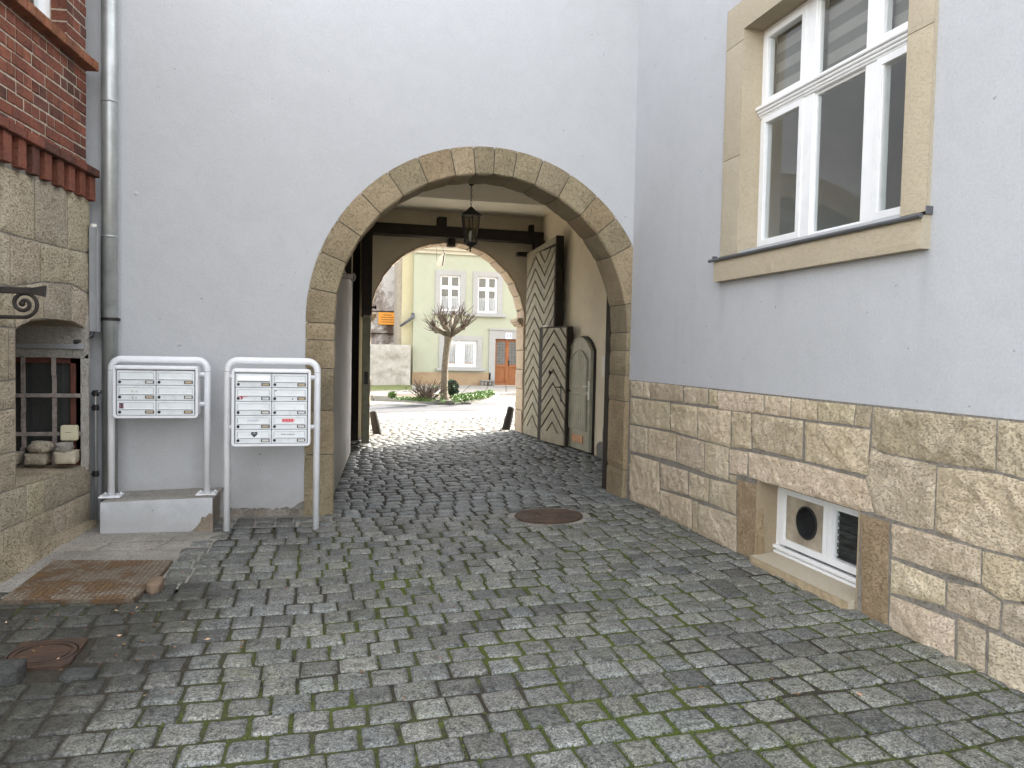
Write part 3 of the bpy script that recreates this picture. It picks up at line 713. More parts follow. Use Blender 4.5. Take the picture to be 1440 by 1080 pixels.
# street wall with its own arch
sw_ = MB(); arch_wall(sw_, -.3, XR+.1, ZC+.05, FC, FR+.015, FYi); sw_.build('street_wall_inner_face', PASSPL, gate)
sw_ = MB(); arch_wall(sw_, -8, 14, 7.6, FC, FR+.02, FYo); sw_.quad((-8, FYo, 7.6), (14, FYo, 7.6), (14, FYo-.4, 7.6), (-8, FYo-.4, 7.6)); sw_.build('street_wall', TRIMW, gate)
random.seed(8); FA = PI*FR
js = [-2.3, -1.62, -1.02, -.5, -.03]+[FA*i/17 for i in range(1, 17)]+[FA+.03, FA+.5, FA+.86, FA+1.22, FA+1.62, FA+2.3]
fa = MB(); sweep_stones(fa, FC, FR, FYi-.5, [(.03, FYi-.012), (.0, FYi-.004), (-.004, FYi+.05), (.0, FYi+.26), (.0, FYi+.5), (.10, FYi+.53), (.24, FYi+.53)], js, .008, .012, .06, lambda i: jit((1, .97, .94), .1), -.2, 31)
fa.build('street_arch', FARARCH, gate)
am = MB(); sweep_stones(am, FC, FR+.012, FYi-.5, [(.0, FYi-.002), (.0, FYi+.5), (.2, FYi+.525)], [-2.3, 0, FA*.25, FA*.5, FA*.75, FA, FA+2.3], 0, 0, .12, lambda i: (.6, .55, .5), -.2)
am.build('street_arch_mortar', MORTAR, gate, smooth=True)
for sx, x in ((1, FC[0]+FR), (-1, FC[0]-FR)):
    im = MB()
    for z0, z1, d in ((2.09, 2.13, .04), (2.13, 2.17, .08), (2.17, 2.24, .11)):
        im.bbox(min(x-sx*d, x+sx*.06), max(x-sx*d, x+sx*.06), FYi+.05, FYo+.08, z0, z1, .006)
    im.build('impost', FARARCH, gate)
rf = MB(); rf.add([(-8, 7.1, 7.5), (3.5, 7.1, 7.5), (3.5, 10.9, 10.6), (-8, 10.9, 10.6), (-8, 14.7, 7.5), (14, 14.7, 7.5), (14, 10.9, 10.6)], [(0, 1, 2, 3), (3, 6, 5, 4)])
rf.build('roof', ROOFT, gate, fix=False)

# ================================================================== RIGHT HOUSE
XW = 3.2
right = thing('plastered_house', 'grey plastered house on a rough limestone plinth at the right of the courtyard', 'building', (3.2, 4.5, 0))
WY0, WY1, WZ0, WZ1 = 3.68, 5.405, 2.44, 4.141
BY0, BY1, BZ0, BZ1 = 3.93, 5.03, .12, .70
ZP = 1.357; ZPL = 1.349
rw = MB()
def yz(y0, y1, z0, z1, X=XW): rw.quad((X, y0, z0), (X, y1, z0), (X, y1, z1), (X, y0, z1))
yz(-.6, WY0, ZPL, 6.6); yz(WY1, 7.52, ZPL, 6.6); yz(WY0, WY1, ZPL, WZ0); yz(WY0, WY1, WZ1, 6.6)
rw.quad((XW, -.6, 6.6), (XW, 7.5, 6.6), (XW+9, 7.5, 6.6), (XW+9, -.6, 6.6)); rw.quad((XW, -.6, -.2), (XW+9, -.6, -.2), (XW+9, -.6, 6.6), (XW, -.6, 6.6))
rw.quad((XW, -.6, ZPL), (XW, 7.52, ZPL), (XW+.05, 7.52, ZPL-.001), (XW+.05, -.6, ZPL-.001))
rw.build('plaster_wall', PLASTER2, right, fix=False)
mb_ = MB()
def ym(y0, y1, z0, z1): mb_.quad((XW+.002, y0, z0), (XW+.002, y1, z0), (XW+.002, y1, z1), (XW+.002, y0, z1))
ym(-.6, BY0, -.2, ZP); ym(BY1, 7.52, -.2, ZP); ym(BY0, BY1, BZ1, ZP); ym(BY0, BY1, -.2, BZ0-.06)
mb_.build('plinth_mortar', MORTAR, right, fix=False)
def z7(p): return fx(860+p[0]/2.160, 480+p[1]/2.160, XW)[1:]
ROUGH = 1; SM = 0
BL = [
 ([(57, 117), (97, 121), (97, 172), (57, 166)], 1), ([(97, 121), (117, 123), (117, 176), (97, 172)], 1), ([(117, 123), (217, 134), (217, 186), (117, 176)], 1),
 ([(220, 135), (294, 143), (292, 195), (220, 188)], 1), ([(296, 143), (323, 147), (323, 200), (294, 197)], 1), ([(323, 147), (463, 161), (462, 222), (323, 208)], 2),
 ([(463, 161), (545, 170), (543, 232), (462, 222)], 1), ([(545, 170), (627, 180), (625, 243), (543, 233)], 1), ([(627, 180), (743, 192), (735, 257), (625, 243)], 1), ([(743, 192), (793, 197), (785, 265), (735, 257)], 0),
 ([(793, 197), (1172, 236), (1167, 395), (985, 372), (905, 355), (828, 340), (788, 320)], 3), ([(788, 320), (828, 340), (905, 355), (988, 375), (980, 575), (930, 570), (800, 527), (770, 418)], 2), ([(1172, 236), (1420, 262), (1420, 470), (1253, 420), (1167, 395)], 3),
 ([(57, 170), (178, 185), (178, 272), (55, 250)], 1), ([(180, 187), (262, 197), (260, 295), (180, 272)], 2), ([(262, 197), (363, 210), (361, 325), (262, 297)], 2), ([(365, 210), (425, 217), (425, 330), (363, 322)], 1),
 ([(425, 217), (583, 240), (580, 362), (428, 325)], 2), ([(587, 242), (787, 267), (778, 410), (587, 365)], 2), ([(415, 333), (580, 367), (775, 418), (800, 522), (757, 518), (500, 440), (415, 415)], 2),
 ([(55, 252), (110, 262), (110, 345), (55, 335)], 1), ([(110, 262), (197, 280), (196, 368), (110, 345)], 1), ([(197, 282), (282, 303), (282, 400), (197, 368)], 1), ([(282, 303), (357, 322), (355, 425), (282, 400)], 1), ([(357, 325), (415, 335), (412, 412), (357, 402)], 2), ([(357, 402), (380, 408), (378, 432), (357, 425)], 0),
 ([(57, 340), (145, 365), (147, 520), (55, 482)], 2), ([(148, 368), (232, 393), (232, 470), (148, 447)], 2), ([(234, 395), (296, 415), (294, 492), (234, 472)], 2), ([(296, 415), (380, 435), (378, 528), (296, 492)], 1),
 ([(147, 450), (245, 480), (244, 575), (147, 530)], 2), ([(245, 482), (262, 487), (262, 583), (245, 577)], 0), ([(262, 490), (380, 530), (380, 645), (262, 585)], 2),
 ([(380, 418), (445, 434), (445, 680), (380, 645)], 4), ([(755, 522), (845, 547), (840, 880), (757, 838)], 4),
 ([(850, 550), (935, 573), (1125, 632), (1122, 742), (850, 655)], 2), ([(988, 378), (1167, 398), (1253, 422), (1420, 472), (1420, 720), (1253, 661), (1125, 630), (980, 578)], 3), ([(1125, 633), (1253, 664), (1330, 690), (1330, 850), (1253, 795), (1185, 788), (1122, 745)], 2),
 ([(848, 658), (1015, 725), (1015, 808), (845, 765)], 2), ([(1020, 728), (1122, 748), (1185, 790), (1178, 882), (1015, 815)], 2), ([(1188, 792), (1253, 797), (1330, 850), (1330, 960), (1180, 885)], 2), ([(845, 768), (1045, 845), (1042, 985), (840, 885)], 2), ([(1050, 835), (1140, 880), (1135, 1030), (1047, 990)], 2), ([(1145, 878), (1330, 965), (1330, 1130), (1140, 1035)], 2)]
pl = MB(); random.seed(17)
pf = lambda u, v, h: (XW-h, u, v)
for P, kind in BL:
    Q = [tuple(z7(p)) for p in P]
    Q = [(min(a, 7.49), min(b, ZP+.001)) for a, b in Q]
    t = jit((1.0, .99, .97), .15)
    rise, rough = {0: (.003, .003), 1: (.006, .012), 2: (.008, .017), 3: (.009, .022), 4: (.004, .006)}[kind]
    if kind == 4: t = (.60, .53, .45)
    if kind == 0: t = (.85, .85, .82)
    block(pl, Q, pf, rise, rough, .020, t, .0042, .012, .05, .0035)
ylim = min(z7((1330, 900))[0], z7((1420, 500))[0])
zc = -.1; rows = [(-.12, .36), (.36, .72), (.72, 1.02), (1.02, 1.353)]
for z0, z1 in rows:
    yy = 2.72 if z0 < .7 else 2.62
    yy = {0: z7((1330, 1000))[0], 1: z7((1330, 800))[0], 2: z7((1420, 600))[0], 3: z7((1420, 400))[0]}[rows.index((z0, z1))]
    while yy > -.55:
        wdt = random.uniform(.35, .8); block(pl, [(yy-wdt, z0), (yy, z0), (yy, z1), (yy-wdt, z1)], pf, .022, .014, .05, jit((1, .99, .97), .1), .006, .025, .05); yy -= wdt
# stones in front of the window sides' foot
pl.build('stone_plinth', LIME, right, fix=False, smooth=True)
# basement window
rv = MB()
for y in (BY1, BY0): rv.quad((XW-.012, y, BZ0-.05), (XW+.2, y, BZ0-.05), (XW+.2, y, BZ1+.03), (XW-.012, y, BZ1+.03), (.72, .66, .58))
rv.quad((XW-.012, BY0, BZ1), (XW-.012, BY1, BZ1), (XW+.2, BY1, BZ1-.02), (XW+.2, BY0, BZ1-.02), (.8, .78, .74))
rv.build('basement_reveal', LIMES, right)
sl = MB(); block(sl, [(BY0+.005, -.10), (BY1-.01, -.10), (BY1-.01, .145), (BY0+.005, .145)], lambda u, v, h: (XW-.055-h, u, v), .008, .004, .04, (.82, .74, .62), 0, .015, .02)
sl.add([(XW-.06, BY0+.005, .145), (XW-.06, BY1-.01, .145), (XW+.2, BY1-.01, .168), (XW+.2, BY0+.005, .168)], [(0, 1, 2, 3)]); sl.add([(XW-.055, BY1-.012, -.1), (XW-.055, BY1-.012, .145), (XW+.02, BY1-.012, .15), (XW+.02, BY1-.012, -.1)], [(0, 1, 2, 3)]); sl.add([(XW-.055, BY0+.006, -.1), (XW-.055, BY0+.006, .145), (XW+.02, BY0+.006, .15), (XW+.02, BY0+.006, -.1)], [(0, 1, 2, 3)])
sl.build('basement_sill', LIMES, right, fix=False)
XB = XW+.165
bf = MB(); wf = lambda u, v, h: (XB-h, u, v)
bf.frame(BY0-.03, BY1+.02, .15, .72, .062, wf, -.05, .0); bf.frame(4.43, 4.965, .24, .66, .045, wf, -.04, .014); bf.frame(BY0, 4.425, .24, .66, .045, wf, -.04, .014)
bf.bbox(XB-.022, XB, BY0, BY1, .158, .18, .004); bf.bbox(XB-.03, XB, BY0, BY1, .195, .222, .004)
bw = bf.build('basement_window', PVC, right)
vp_ = MB(); hole = [(4.675+.118*math.cos(2*PI*i/28), .455+.118*math.sin(2*PI*i/28)) for i in range(28)]
sq_ = []
for i in range(28):
    a = 2*PI*i/28; cx, sx = math.cos(a), math.sin(a); k = max(abs(cx)/.235, abs(sx)/.18); sq_.append((4.692+cx/k*.98, .45+sx/k*.98))
vp_.ring(sq_, hole, wf, -.02, -.004); vp_.build('vent_panel', simple('sooty_panel', (.42, .36, .27), (.24, .20, .15), 5, .7, 60, .1, .001), bw)
vh = MB(); vh.ring(hole, [(4.675+.105*math.cos(2*PI*i/28), .455+.105*math.sin(2*PI*i/28)) for i in range(28)], wf, -.12, .004)
vh.prism(hole, wf, -.12, -.11); vh.build('vent_pipe', BLACKP, bw)
pn = MB(); pn.quad(wf(BY0, .25, -.015), wf(4.40, .25, -.015), wf(4.40, .65, -.015), wf(BY0, .65, -.015)); pn.build('pane', GLASS, bw)
dk = MB(); dk.box(XB+.05, XB+1.0, BY0-.1, BY1+.1, .1, .75)
for k in range(9): dk.box(XB+.03, XB+.042, BY0, 4.4, .27+k*.045, .30+k*.045, (1.4, 1.4, 1.4))
dk.build('dark_room', simple('cellar_dark', (.012, .012, .012), (.008, .008, .008), 3, .9, 10, 0, tint=True), bw)
# big three-light window
XF = XW+.15
sr = MB(); SL, SR, ST = 5.665, 3.485, 4.37
PT = XW-.022
def surround_piece(poly, t): block(sr, poly, lambda u, v, h: (PT-h, u, v), .003, .002, .06, t, .001, .006, .03, .001)
surround_piece([(WY1, WZ0-.02), (SL, WZ0-.02), (SL, 3.18), (WY1, 3.18)], (1, 1, 1)); surround_piece([(WY1, 3.182), (SL, 3.182), (SL, 4.06), (WY1, 4.06)], (.97, .96, .95))
surround_piece([(SR, WZ0-.02), (WY0, WZ0-.02), (WY0, 3.42), (SR, 3.42)], (1.05, 1.03, 1.0)); surround_piece([(SR, 3.422), (WY0, 3.422), (WY0, 4.06), (SR, 4.06)], (1, .99, .98))
surround_piece([(SR, 4.062), (WY0, 4.062), (WY0, WZ1), (WY1, WZ1), (WY1, 4.062), (SL, 4.062), (SL, ST), (SR, ST)], (.96, .96, .95))
sr.quad((PT, WY1, WZ0-.02), (XF, WY1, WZ0-.02), (XF, WY1, WZ1), (PT, WY1, WZ1), (1.05, 1.03, 1)); sr.quad((PT, WY0, WZ0-.02), (XF, WY0, WZ0-.02), (XF, WY0, WZ1), (PT, WY0, WZ1)); sr.quad((PT, WY0, WZ1), (PT, WY1, WZ1), (XF, WY1, WZ1), (XF, WY0, WZ1), (.85, .84, .8))
for (a, b) in ((SL, SL), (SR, SR)): sr.quad((PT, a, WZ0-.02), (XW+.02, a, WZ0-.02), (XW+.02, a, ST), (PT, a, ST))
sr.quad((PT, SR, ST), (PT, SL, ST), (XW+.02, SL, ST), (XW+.02, SR, ST))
wn = MB(); mf = lambda u, v, h: (XF-h, u, v)
wn.frame(WY0-.02, WY1+.015, WZ0-.01, WZ1+.01, .06, mf, -.06, .0)
m1, m2 = 4.80, 4.165                              # mullion centres
for m in (m1, m2): wn.bbox(XF-.006, XF+.055, m-.062, m+.062, WZ0, WZ1, .005)
wn.bbox(XF-.012, XF+.05, WY0, WY1, 3.47, 3.545, .006)
for d, z0, z1 in ((.055, 3.520, 3.548), (.040, 3.498, 3.522), (.028, 3.478, 3.500), (.018, 3.462, 3.480)): wn.bbox(XF-d, XF+.02, WY0, WY1, z0, z1, .005)
for y0, y1, lay in ((m1+.05, WY1-.035, 1), (m2+.05, m1-.05, 0), (WY0+.035, m2-.05, 1)):
    w_ = .048 if lay else .022; d = .014 if lay else -.012
    wn.frame(y0, y1, WZ0+.035, 3.465, w_, mf, -.05, d); wn.frame(y0, y1, 3.55, WZ1-.03, w_, mf, -.05, d)
wn.frame(m2-.105, m2-.05+.0, WZ0+.03, 3.46, .02, mf, -.05, .006)
win = wn.build('window', PVC, right, bevel=.003)
sr.build('stone_surround', LIMES, win, fix=False)
pn = MB()
for y0, y1, hh in ((m1+.06, WY1-.05, -.012), (m2+.055, m1-.055, -.028), (WY0+.05, m2-.06, -.012)):
    for z0, z1 in ((WZ0+.05, 3.45), (3.57, WZ1-.05)): pn.quad(mf(y0, z0, hh), mf(y1, z0, hh), mf(y1, z1, hh), mf(y0, z1, hh))
pn.build('pane', GLASS, win, fix=False)
bl = MB()
for y0, y1 in ((m1+.07, WY1-.06), (m2+.07, m1-.07), (WY0+.06, m2-.07)):
    z = WZ1-.04; k = 0
    while z > 3.56:
        z1 = max(3.56, z-.075); bl.quad(mf(y0, z1, -.085), mf(y1, z1, -.085), mf(y1, z, -.085), mf(y0, z, -.085), (1.15, 1.15, 1.15) if k % 2 else (.62, .62, .62)); z = z1; k += 1
bl.build('blind', BLIND, win, fix=False)
rm = MB(); rm.box(XF+.14, XF+3.2, WY0-.8, WY1+.5, WZ0-.5, WZ1+.15)
rm.f = [f for f in rm.f if set(f) != {0, 1, 2, 3}]; rm.t = rm.t[:5]
rm.build('room', simple('room_wall', (.60, .60, .58), (.52, .52, .51), 2, .9, 10, 0), win)
fu = MB(); fu.bbox(XF+1.3, XF+1.9, 3.9, 5.6, WZ0-.4, WZ0+.25, .02); fu.bbox(XF+1.9, XF+2.3, 4.2, 4.9, WZ0-.4, WZ0+.6, .02); fu.build('furniture', simple('cupboard_wood', (.14, .10, .06), (.10, .07, .045), 5, .5, 30, .1, .002), win)
hd = MB(); hd.tube([mf(WY0+.21, 3.02, -.06), mf(WY0+.21, 3.0, -.10), mf(WY0+.21, 2.88, -.10), mf(WY0+.21, 2.86, -.06)], .012, 8); hd.build('handle', PVC, win)
fl = MB(); s0, s1 = 3.465, 5.745
fl.add([(XW-.075, s0, 2.405), (XW-.075, s1, 2.405), (XF-.005, s1, 2.452), (XF-.005, s0, 2.452), (XW-.075, s0, 2.385), (XW-.075, s1, 2.385)], [(0, 1, 2, 3), (0, 1, 5, 4)])
fl.tube([(XW-.073, s0, 2.392), (XW-.073, s1, 2.392)], .014, 8); fl.box(XW-.045, XW+.0, s0-.003, s0+.004, 2.40, 2.445); fl.box(XW-.045, XW+.0, s1-.004, s1+.003, 2.40, 2.435)
fl.build('metal_sill', LEADG, win, bevel=.002)
ss = MB(); block(ss, [(3.475, 2.218), (5.69, 2.218), (5.69, 2.395), (3.475, 2.395)], lambda u, v, h: (XW-.058-h, u, v), .004, .002, .06, (1.02, 1, .97), 0, .008, .01, .001)
for e in (3.475, 5.69): ss.quad((XW-.058, e, 2.218), (XW+.02, e, 2.218), (XW+.02, e, 2.41), (XW-.058, e, 2.395))
ss.quad((XW-.058, 3.475, 2.218), (XW-.058, 5.69, 2.218), (XW+.02, 5.69, 2.218), (XW+.02, 3.475, 2.218)); ss.quad((XW-.058, 3.475, 2.395), (XW-.058, 5.69, 2.395), (XW+.1, 5.69, 2.42), (XW+.1, 3.475, 2.42))
ss.build('stone_sill', LIMES, win, fix=False)

# ================================================================== LEFT HOUSE (brick over ashlar)
UE = 1.455                                          # far end of the wall along u
left = thing('brick_house', 'old house of red brick over worn limestone with a barred cellar window, at the left', 'building', (-2.1, 6.0, 0))
ZD = 2.83                                            # underside of the brick dentils
ou0, ou1 = lw(22, 560)[0], UE-.035
ARC = [lw(*p) for p in ((22, 463), (32, 456), (44, 451), (67, 449), (90, 450), (108, 454), (120, 460))]+[(ou1, lw(126, 466)[1])]
OB = [(ou0, lw(22, 687)[1]), (ou1, lw(126, 654)[1])]
SZ0, SZ1 = OB[0][1], OB[1][1]
lm = MB()
def lq(u0, u1, z0, z1, h=-.004): lm.quad(LP(u0, z0, h), LP(u1, z0, h), LP(u1, z1, h), LP(u0, z1, h))
lq(-3.4, ou0, -.2, ZD+.3); lq(ou0, ou1, -.2, min(SZ0, SZ1)-.02); lq(ou1, UE, -.2, ZD+.3)
for (a, za), (b, zb) in zip(ARC[:-1], ARC[1:]): lm.quad(LP(a, za+.012, -.004), LP(b, zb+.012, -.004), LP(b, ZD+.3, -.004), LP(a, ZD+.3, -.004))
lm.quad(LP(UE, -.2, -.012), LP(UE, ZD+.3, -.012), LP(UE, ZD+.3, -.9), LP(UE, -.2, -.9))
lm.quad(LP(-3.4, -.2, -.004), LP(-3.4, ZD+.3, -.004), LP(-3.4, ZD+.3, -5), LP(-3.4, -.2, -5)); lm.build('ashlar_mortar', MORTAR, left, fix=False)
# niche: soffit, sill slab, far reveal with the barred window
nc = MB(); D = -1.0
for (a, za), (b, zb) in zip(ARC[:-1], ARC[1:]): nc.quad(LP(a, za, .0), LP(b, zb, .0), LP(b, zb-.02, D), LP(a, za-.02, D), (.85, .82, .78))
nc.quad(LP(ou0, SZ0-.1, 0), LP(ou0, 1.85, 0), LP(ou0, 1.85, D), LP(ou0, SZ0-.1, D))
nc.quad(LP(ou0, SZ0, -.02), LP(ou1, SZ1, -.02), LP(ou1, SZ1+.03, D), LP(ou0, SZ0+.03, D), (1.0, .96, .9))
nc.quad(LP(ou0, SZ0-.1, D), LP(ou1, SZ1-.1, D), LP(ou1, 1.85, D), LP(ou0, 1.85, D), (.12, .12, .12))
nc.build('niche', ASH, left, fix=False)
YW = float((L0+LU*ou1)[1])-.05                       # plane of the barred window
XWR = LP(ou1, 0, 0)[0]
fwl = lambda x, y: fy(x, y, YW)
wx0, wz1 = fwl(4, 503)[0], fwl(60, 503)[2]; wx1, wz0 = fwl(114, 652)[0], fwl(114, 652)[2]
rvl = MB()
def jamb(poly, t): block(rvl, poly, lambda u, v, h: (u, YW-.01-h, v), .006, .006, .04, t, .0, .015, .03)
jamb([(wx1, wz0-.05), (XWR+.02, wz0-.05), (XWR+.02, wz1+.06), (wx1, wz1+.06)], (1.15, 1.15, 1.15)); jamb([(wx0-.6, wz1+.0), (XWR+.02, wz1+.0), (XWR+.02, 1.86), (wx0-.6, 1.86)], (1.0, 1.0, 1.0))
rvl.build('window_jamb', CONC, left, fix=False, smooth=True)
bd = MB(); bd.box(wx0-.6, fwl(120, 480)[0], YW-.05, YW-.012, fwl(60, 490)[2], fwl(60, 483)[2]); bd.build('cover_strip', GREYP, left, bevel=.004)
cw = MB(); cw.frame(wx0-.4, wx1+.005, wz0-.02, wz1+.01, .055, lambda u, v, h: (u, YW+.05-h, v), -.04, .0); x1 = fwl(96, 560)[0]; cw.bbox(x1, wx1, YW+.05, YW+.09, wz0, wz1, .004)
cwin = cw.build('cellar_window', REDWOOD, left)
gl = MB(); gl.quad((wx0-.4, YW+.075, wz0), (wx1, YW+.075, wz0), (wx1, YW+.075, wz1), (wx0-.4, YW+.075, wz1)); gl.build('pane', GLASS, cwin)
dk = MB(); dk.box(wx0-.4, wx1+.0, YW+.10, YW+.14, wz0-.1, wz1+.1); dk.build('dark_room', DARKROOM, cwin)
gr = MB(); random.seed(4)
for px in (6, 34, 77): 
    a = fwl(px, 600)[0]; pts = [(a+random.uniform(-.004, .004)+(-.012 if i == 0 and px == 34 else 0), YW-.01, wz0-.01+(wz1-wz0+.02)*i/6) for i in range(7)]
    for p_, r_ in zip(pts[:-1], pts[1:]): gr.bbox(p_[0]-.017, p_[0]+.017, YW-.022, YW-.004, p_[2], r_[2]+.002, .003)
for py in (556, 610):
    z = fwl(60, py)[2]; gr.bbox(wx0-.35, wx1+.01, YW-.032, YW-.018, z-.016, z+.018, .003)
gr.build('window_bars', BARS, cwin)
# ashlar facing
random.seed(9)
LB = [[(0, 232), (48, 250), (49, 338), (0, 325)], [(48, 250), (95, 268), (95, 350), (49, 338)], [(95, 268), (130, 282), (130, 357), (95, 350)], [(0, 326), (14, 330), (14, 402), (0, 400)], [(14, 330), (57, 341), (57, 396), (14, 403)], [(57, 341), (130, 358), (130, 414), (100, 399), (57, 396)],
      [(-60, 232-20), (0, 232), (0, 325), (-60, 312)], [(-60, 312), (0, 326), (0, 400), (-60, 398)], [(-60, 398), (18, 403), (21, 461), (-60, 452)],
      [(18, 403), (60, 397), (62, 448), (44, 450), (22, 462)], [(60, 397), (100, 400), (100, 452), (62, 448)], [(100, 400), (130, 415), (130, 470), (126, 466), (108, 455), (100, 452)],
      [(-50, 454), (12, 461), (12, 534), (-50, 543)], [(12, 461), (22, 463), (22, 533), (12, 534)], [(-50, 543), (22, 534), (22, 573), (-50, 586)], [(-50, 586), (22, 574), (22, 634), (-50, 650)], [(-50, 650), (22, 635), (22, 687), (-50, 708)],
      [(-50, 708), (22, 687), (37, 683), (37, 732), (-50, 768)], [(37, 683), (63, 674), (63, 721), (37, 732)], [(63, 674), (130, 652), (130, 690), (63, 720)],
      [(-50, 769), (5, 745), (5, 796), (-50, 830)], [(5, 745), (75, 715), (75, 760), (5, 797)], [(75, 715), (92, 708), (92, 752), (75, 760)], [(92, 708), (130, 691), (130, 728), (92, 751)]]
ab = MB(); lf = lambda u, v, h: LP(u, v, h)
for P in LB:
    Q = [lw(*p) for p in P]; Q = [(min(u, UE), min(z, ZD+.01)) for u, z in Q]
    block(ab, Q, lf, .007, .009, .035, jit((1, .98, .95), .13), .003, .018, .04)
uu = lw(-50, 560)[0]
for z0, z1 in ((-.1, .22), (.22, .52), (.52, .86), (.86, 1.2), (1.2, 1.62), (1.62, 2.0), (2.0, 2.42), (2.42, 2.82)):
    u = uu-.004 if z0 < 2 else lw(-60, 300)[0]
    while u > -3.4: 
        wdt = random.uniform(.5, .9); block(ab, [(u-wdt, z0), (u, z0), (u, z1), (u-wdt, z1)], lf, .007, .009, .07, jit((1, .98, .95), .13), .004, .02, .04); u -= wdt
# rubble slope at the foot of the wall
block(ab, [(-2.5, -.08), (UE, -.08), (UE, .09), (.9, .10), (.2, .16), (-.4, .22), (-2.5, .22)], lambda u, v, h: LP(u, v, .035+h+max(0, .12-v)*.35), .010, .012, .05, (.9, .86, .8), .0, .03, .06)
ab.build('ashlar_wall', ASH, left, fix=False, smooth=True)
# brick storey
ZC0 = 2.985                                          # top of the dentil band
UB = UE-.06
bk_ = MB(); 
def lbq(u0, u1, z0, z1, h=-.0055): bk_.quad(LP(u0, z0, h), LP(u1, z0, h), LP(u1, z1, h), LP(u0, z1, h))
winu = lw(96, 20)[0]-.02; ZLg = 3.985
lbq(-3.4, UB, ZD-.05, ZLg); lbq(winu, UB, ZLg, 5.3); lbq(-3.4, winu-1.1, ZLg, 5.3); lbq(winu-1.1, winu, 5.25, 5.3)
bk_.quad(LP(UB, ZD, -.012), LP(UB, 5.3, -.012), LP(UB, 5.3, -.9), LP(UB, ZD, -.9)); bk_.quad(LP(winu, ZLg, 0), LP(winu, 5.25, 0), LP(winu, 5.25, -.2), LP(winu, ZLg, -.2))
bk_.quad(LP(-3.4, 5.3, 0), LP(UB, 5.3, 0), LP(UB, 5.3, -5), LP(-3.4, 5.3, -5))
bk_.quad(LP(-3.4, ZD, -.0055), LP(-3.4, 5.3, -.0055), LP(-3.4, 5.3, -5), LP(-3.4, ZD, -5)); bk_.build('brick_mortar', MORTARB, left, fix=False)
br_ = MB(); random.seed(2)
def brick(u0, u1, z0, z1, h0=-.03, h1=.0, t=None):
    k = random.random(); t = t or (jit((1, 1, 1), .2) if k < .8 else jit((.62, .75, .85), .15) if k < .93 else jit((1.25, 1.3, 1.2), .1))
    h1 += random.uniform(-.003, .003); b = .005
    dz, du = random.uniform(-.002, .002), random.uniform(-.003, .003)
    o = [(u0+du, z0+dz), (u1+du, z0+dz), (u1+du, z1+dz), (u0+du, z1+dz)]; i = [(u0+b+du, z0+b+dz), (u1-b+du, z0+b+dz), (u1-b+du, z1-b+dz), (u0+b+du, z1-b+dz)]
    vs_ = [LP(u, z, h0) for u, z in o]+[LP(u, z, h1-b*.8) for u, z in o]+[LP(u, z, h1) for u, z in i]
    br_.add(vs_, [(0, 1, 5, 4), (1, 2, 6, 5), (2, 3, 7, 6), (3, 0, 4, 7), (4, 5, 9, 8), (5, 6, 10, 9), (6, 7, 11, 10), (7, 4, 8, 11), (8, 9, 10, 11)], t)
CH, J = .0905, .0125
def course(z, u_lo, u_hi, kind):
    u = u_hi; first = True
    while u > u_lo:
        wd = .115 if (kind == 'h' or (kind == 'x' and first)) else (.24 if kind == 's' else .115)
        if kind == 'fl': wd = .24 if int(round((u_hi-u)*100)) // 36 % 2 == 0 else .115
        if kind == 's' and first and int(z/CH) % 4 < 2: wd = .18
        lo = max(u-wd+J, u_lo); brick(lo, u, z, z+CH-J); u -= wd; first = False
z = ZC0+.0; n_ = 0
while z < 5.22:
    if z < ZLg: course(z, -2.6, UB, 's' if n_ % 2 == 0 else 'h')
    elif z > ZLg: course(z, winu, UB, 's' if n_ % 2 == 0 else 'h')
    if z > ZLg: course(z, -2.6, winu-1.1, 's' if n_ % 2 == 0 else 'h')
    z += CH; n_ += 1
for k in range(16):                                   # returns of the window reveal
    zz = ZLg+k*CH; t = jit((1, 1, 1), .15)
    br_.add([LP(winu-.001, zz, 0), LP(winu-.001, zz+CH-J, 0), LP(winu-.001, zz+CH-J, -.12), LP(winu-.001, zz, -.12)], [(0, 1, 2, 3)], t)
br_.build('brick_wall', BRICK, left, fix=False)
br_ = MB(); u = UE+.01                                # dentil cornice
while u > -2.6: brick(u-.105, u, ZD-.005, ZD+.195, -.05, .046); u -= .195
u = UE+.02
while u > -2.6: brick(u-.235, u, ZD+.197, ZD+.262, -.05, .075); u -= .245
br_.build('dentil_cornice', BRICK, left, fix=False)
br_ = MB(); u = UE-.02
while u > -2.6: brick(u-.112, u, ZLg-.075, ZLg-.002, -.2, .085, jit((1.15, 1.3, 1.1), .15)); u -= .12
br_.build('window_ledge', BRICK, left, fix=False)
uw = MB(); uf = lambda u, v, h: LP(u, v, -.13+h)
uw.frame(winu-1.1, winu-.0, ZLg, 5.25, .07, uf, -.06, .0); uw.frame(winu-1.02, winu-.58, ZLg+.07, 5.17, .06, uf, -.05, .015); uw.frame(winu-.55, winu-.08, ZLg+.07, 5.17, .06, uf, -.05, .015)
uwo = uw.build('upper_window', PVC, left); pn = MB(); pn.quad(uf(winu-1, ZLg+.1, -.02), uf(winu-.1, ZLg+.1, -.02), uf(winu-.1, 5.2, -.02), uf(winu-1, 5.2, -.02)); pn.build('pane', GLASS, uwo)
dk = MB(); dk.quad(uf(winu-1.1, ZLg, -.2), uf(winu, ZLg, -.2), uf(winu, 5.25, -.2), uf(winu-1.1, 5.25, -.2)); dk.build('curtain', CURTAIN, uwo)

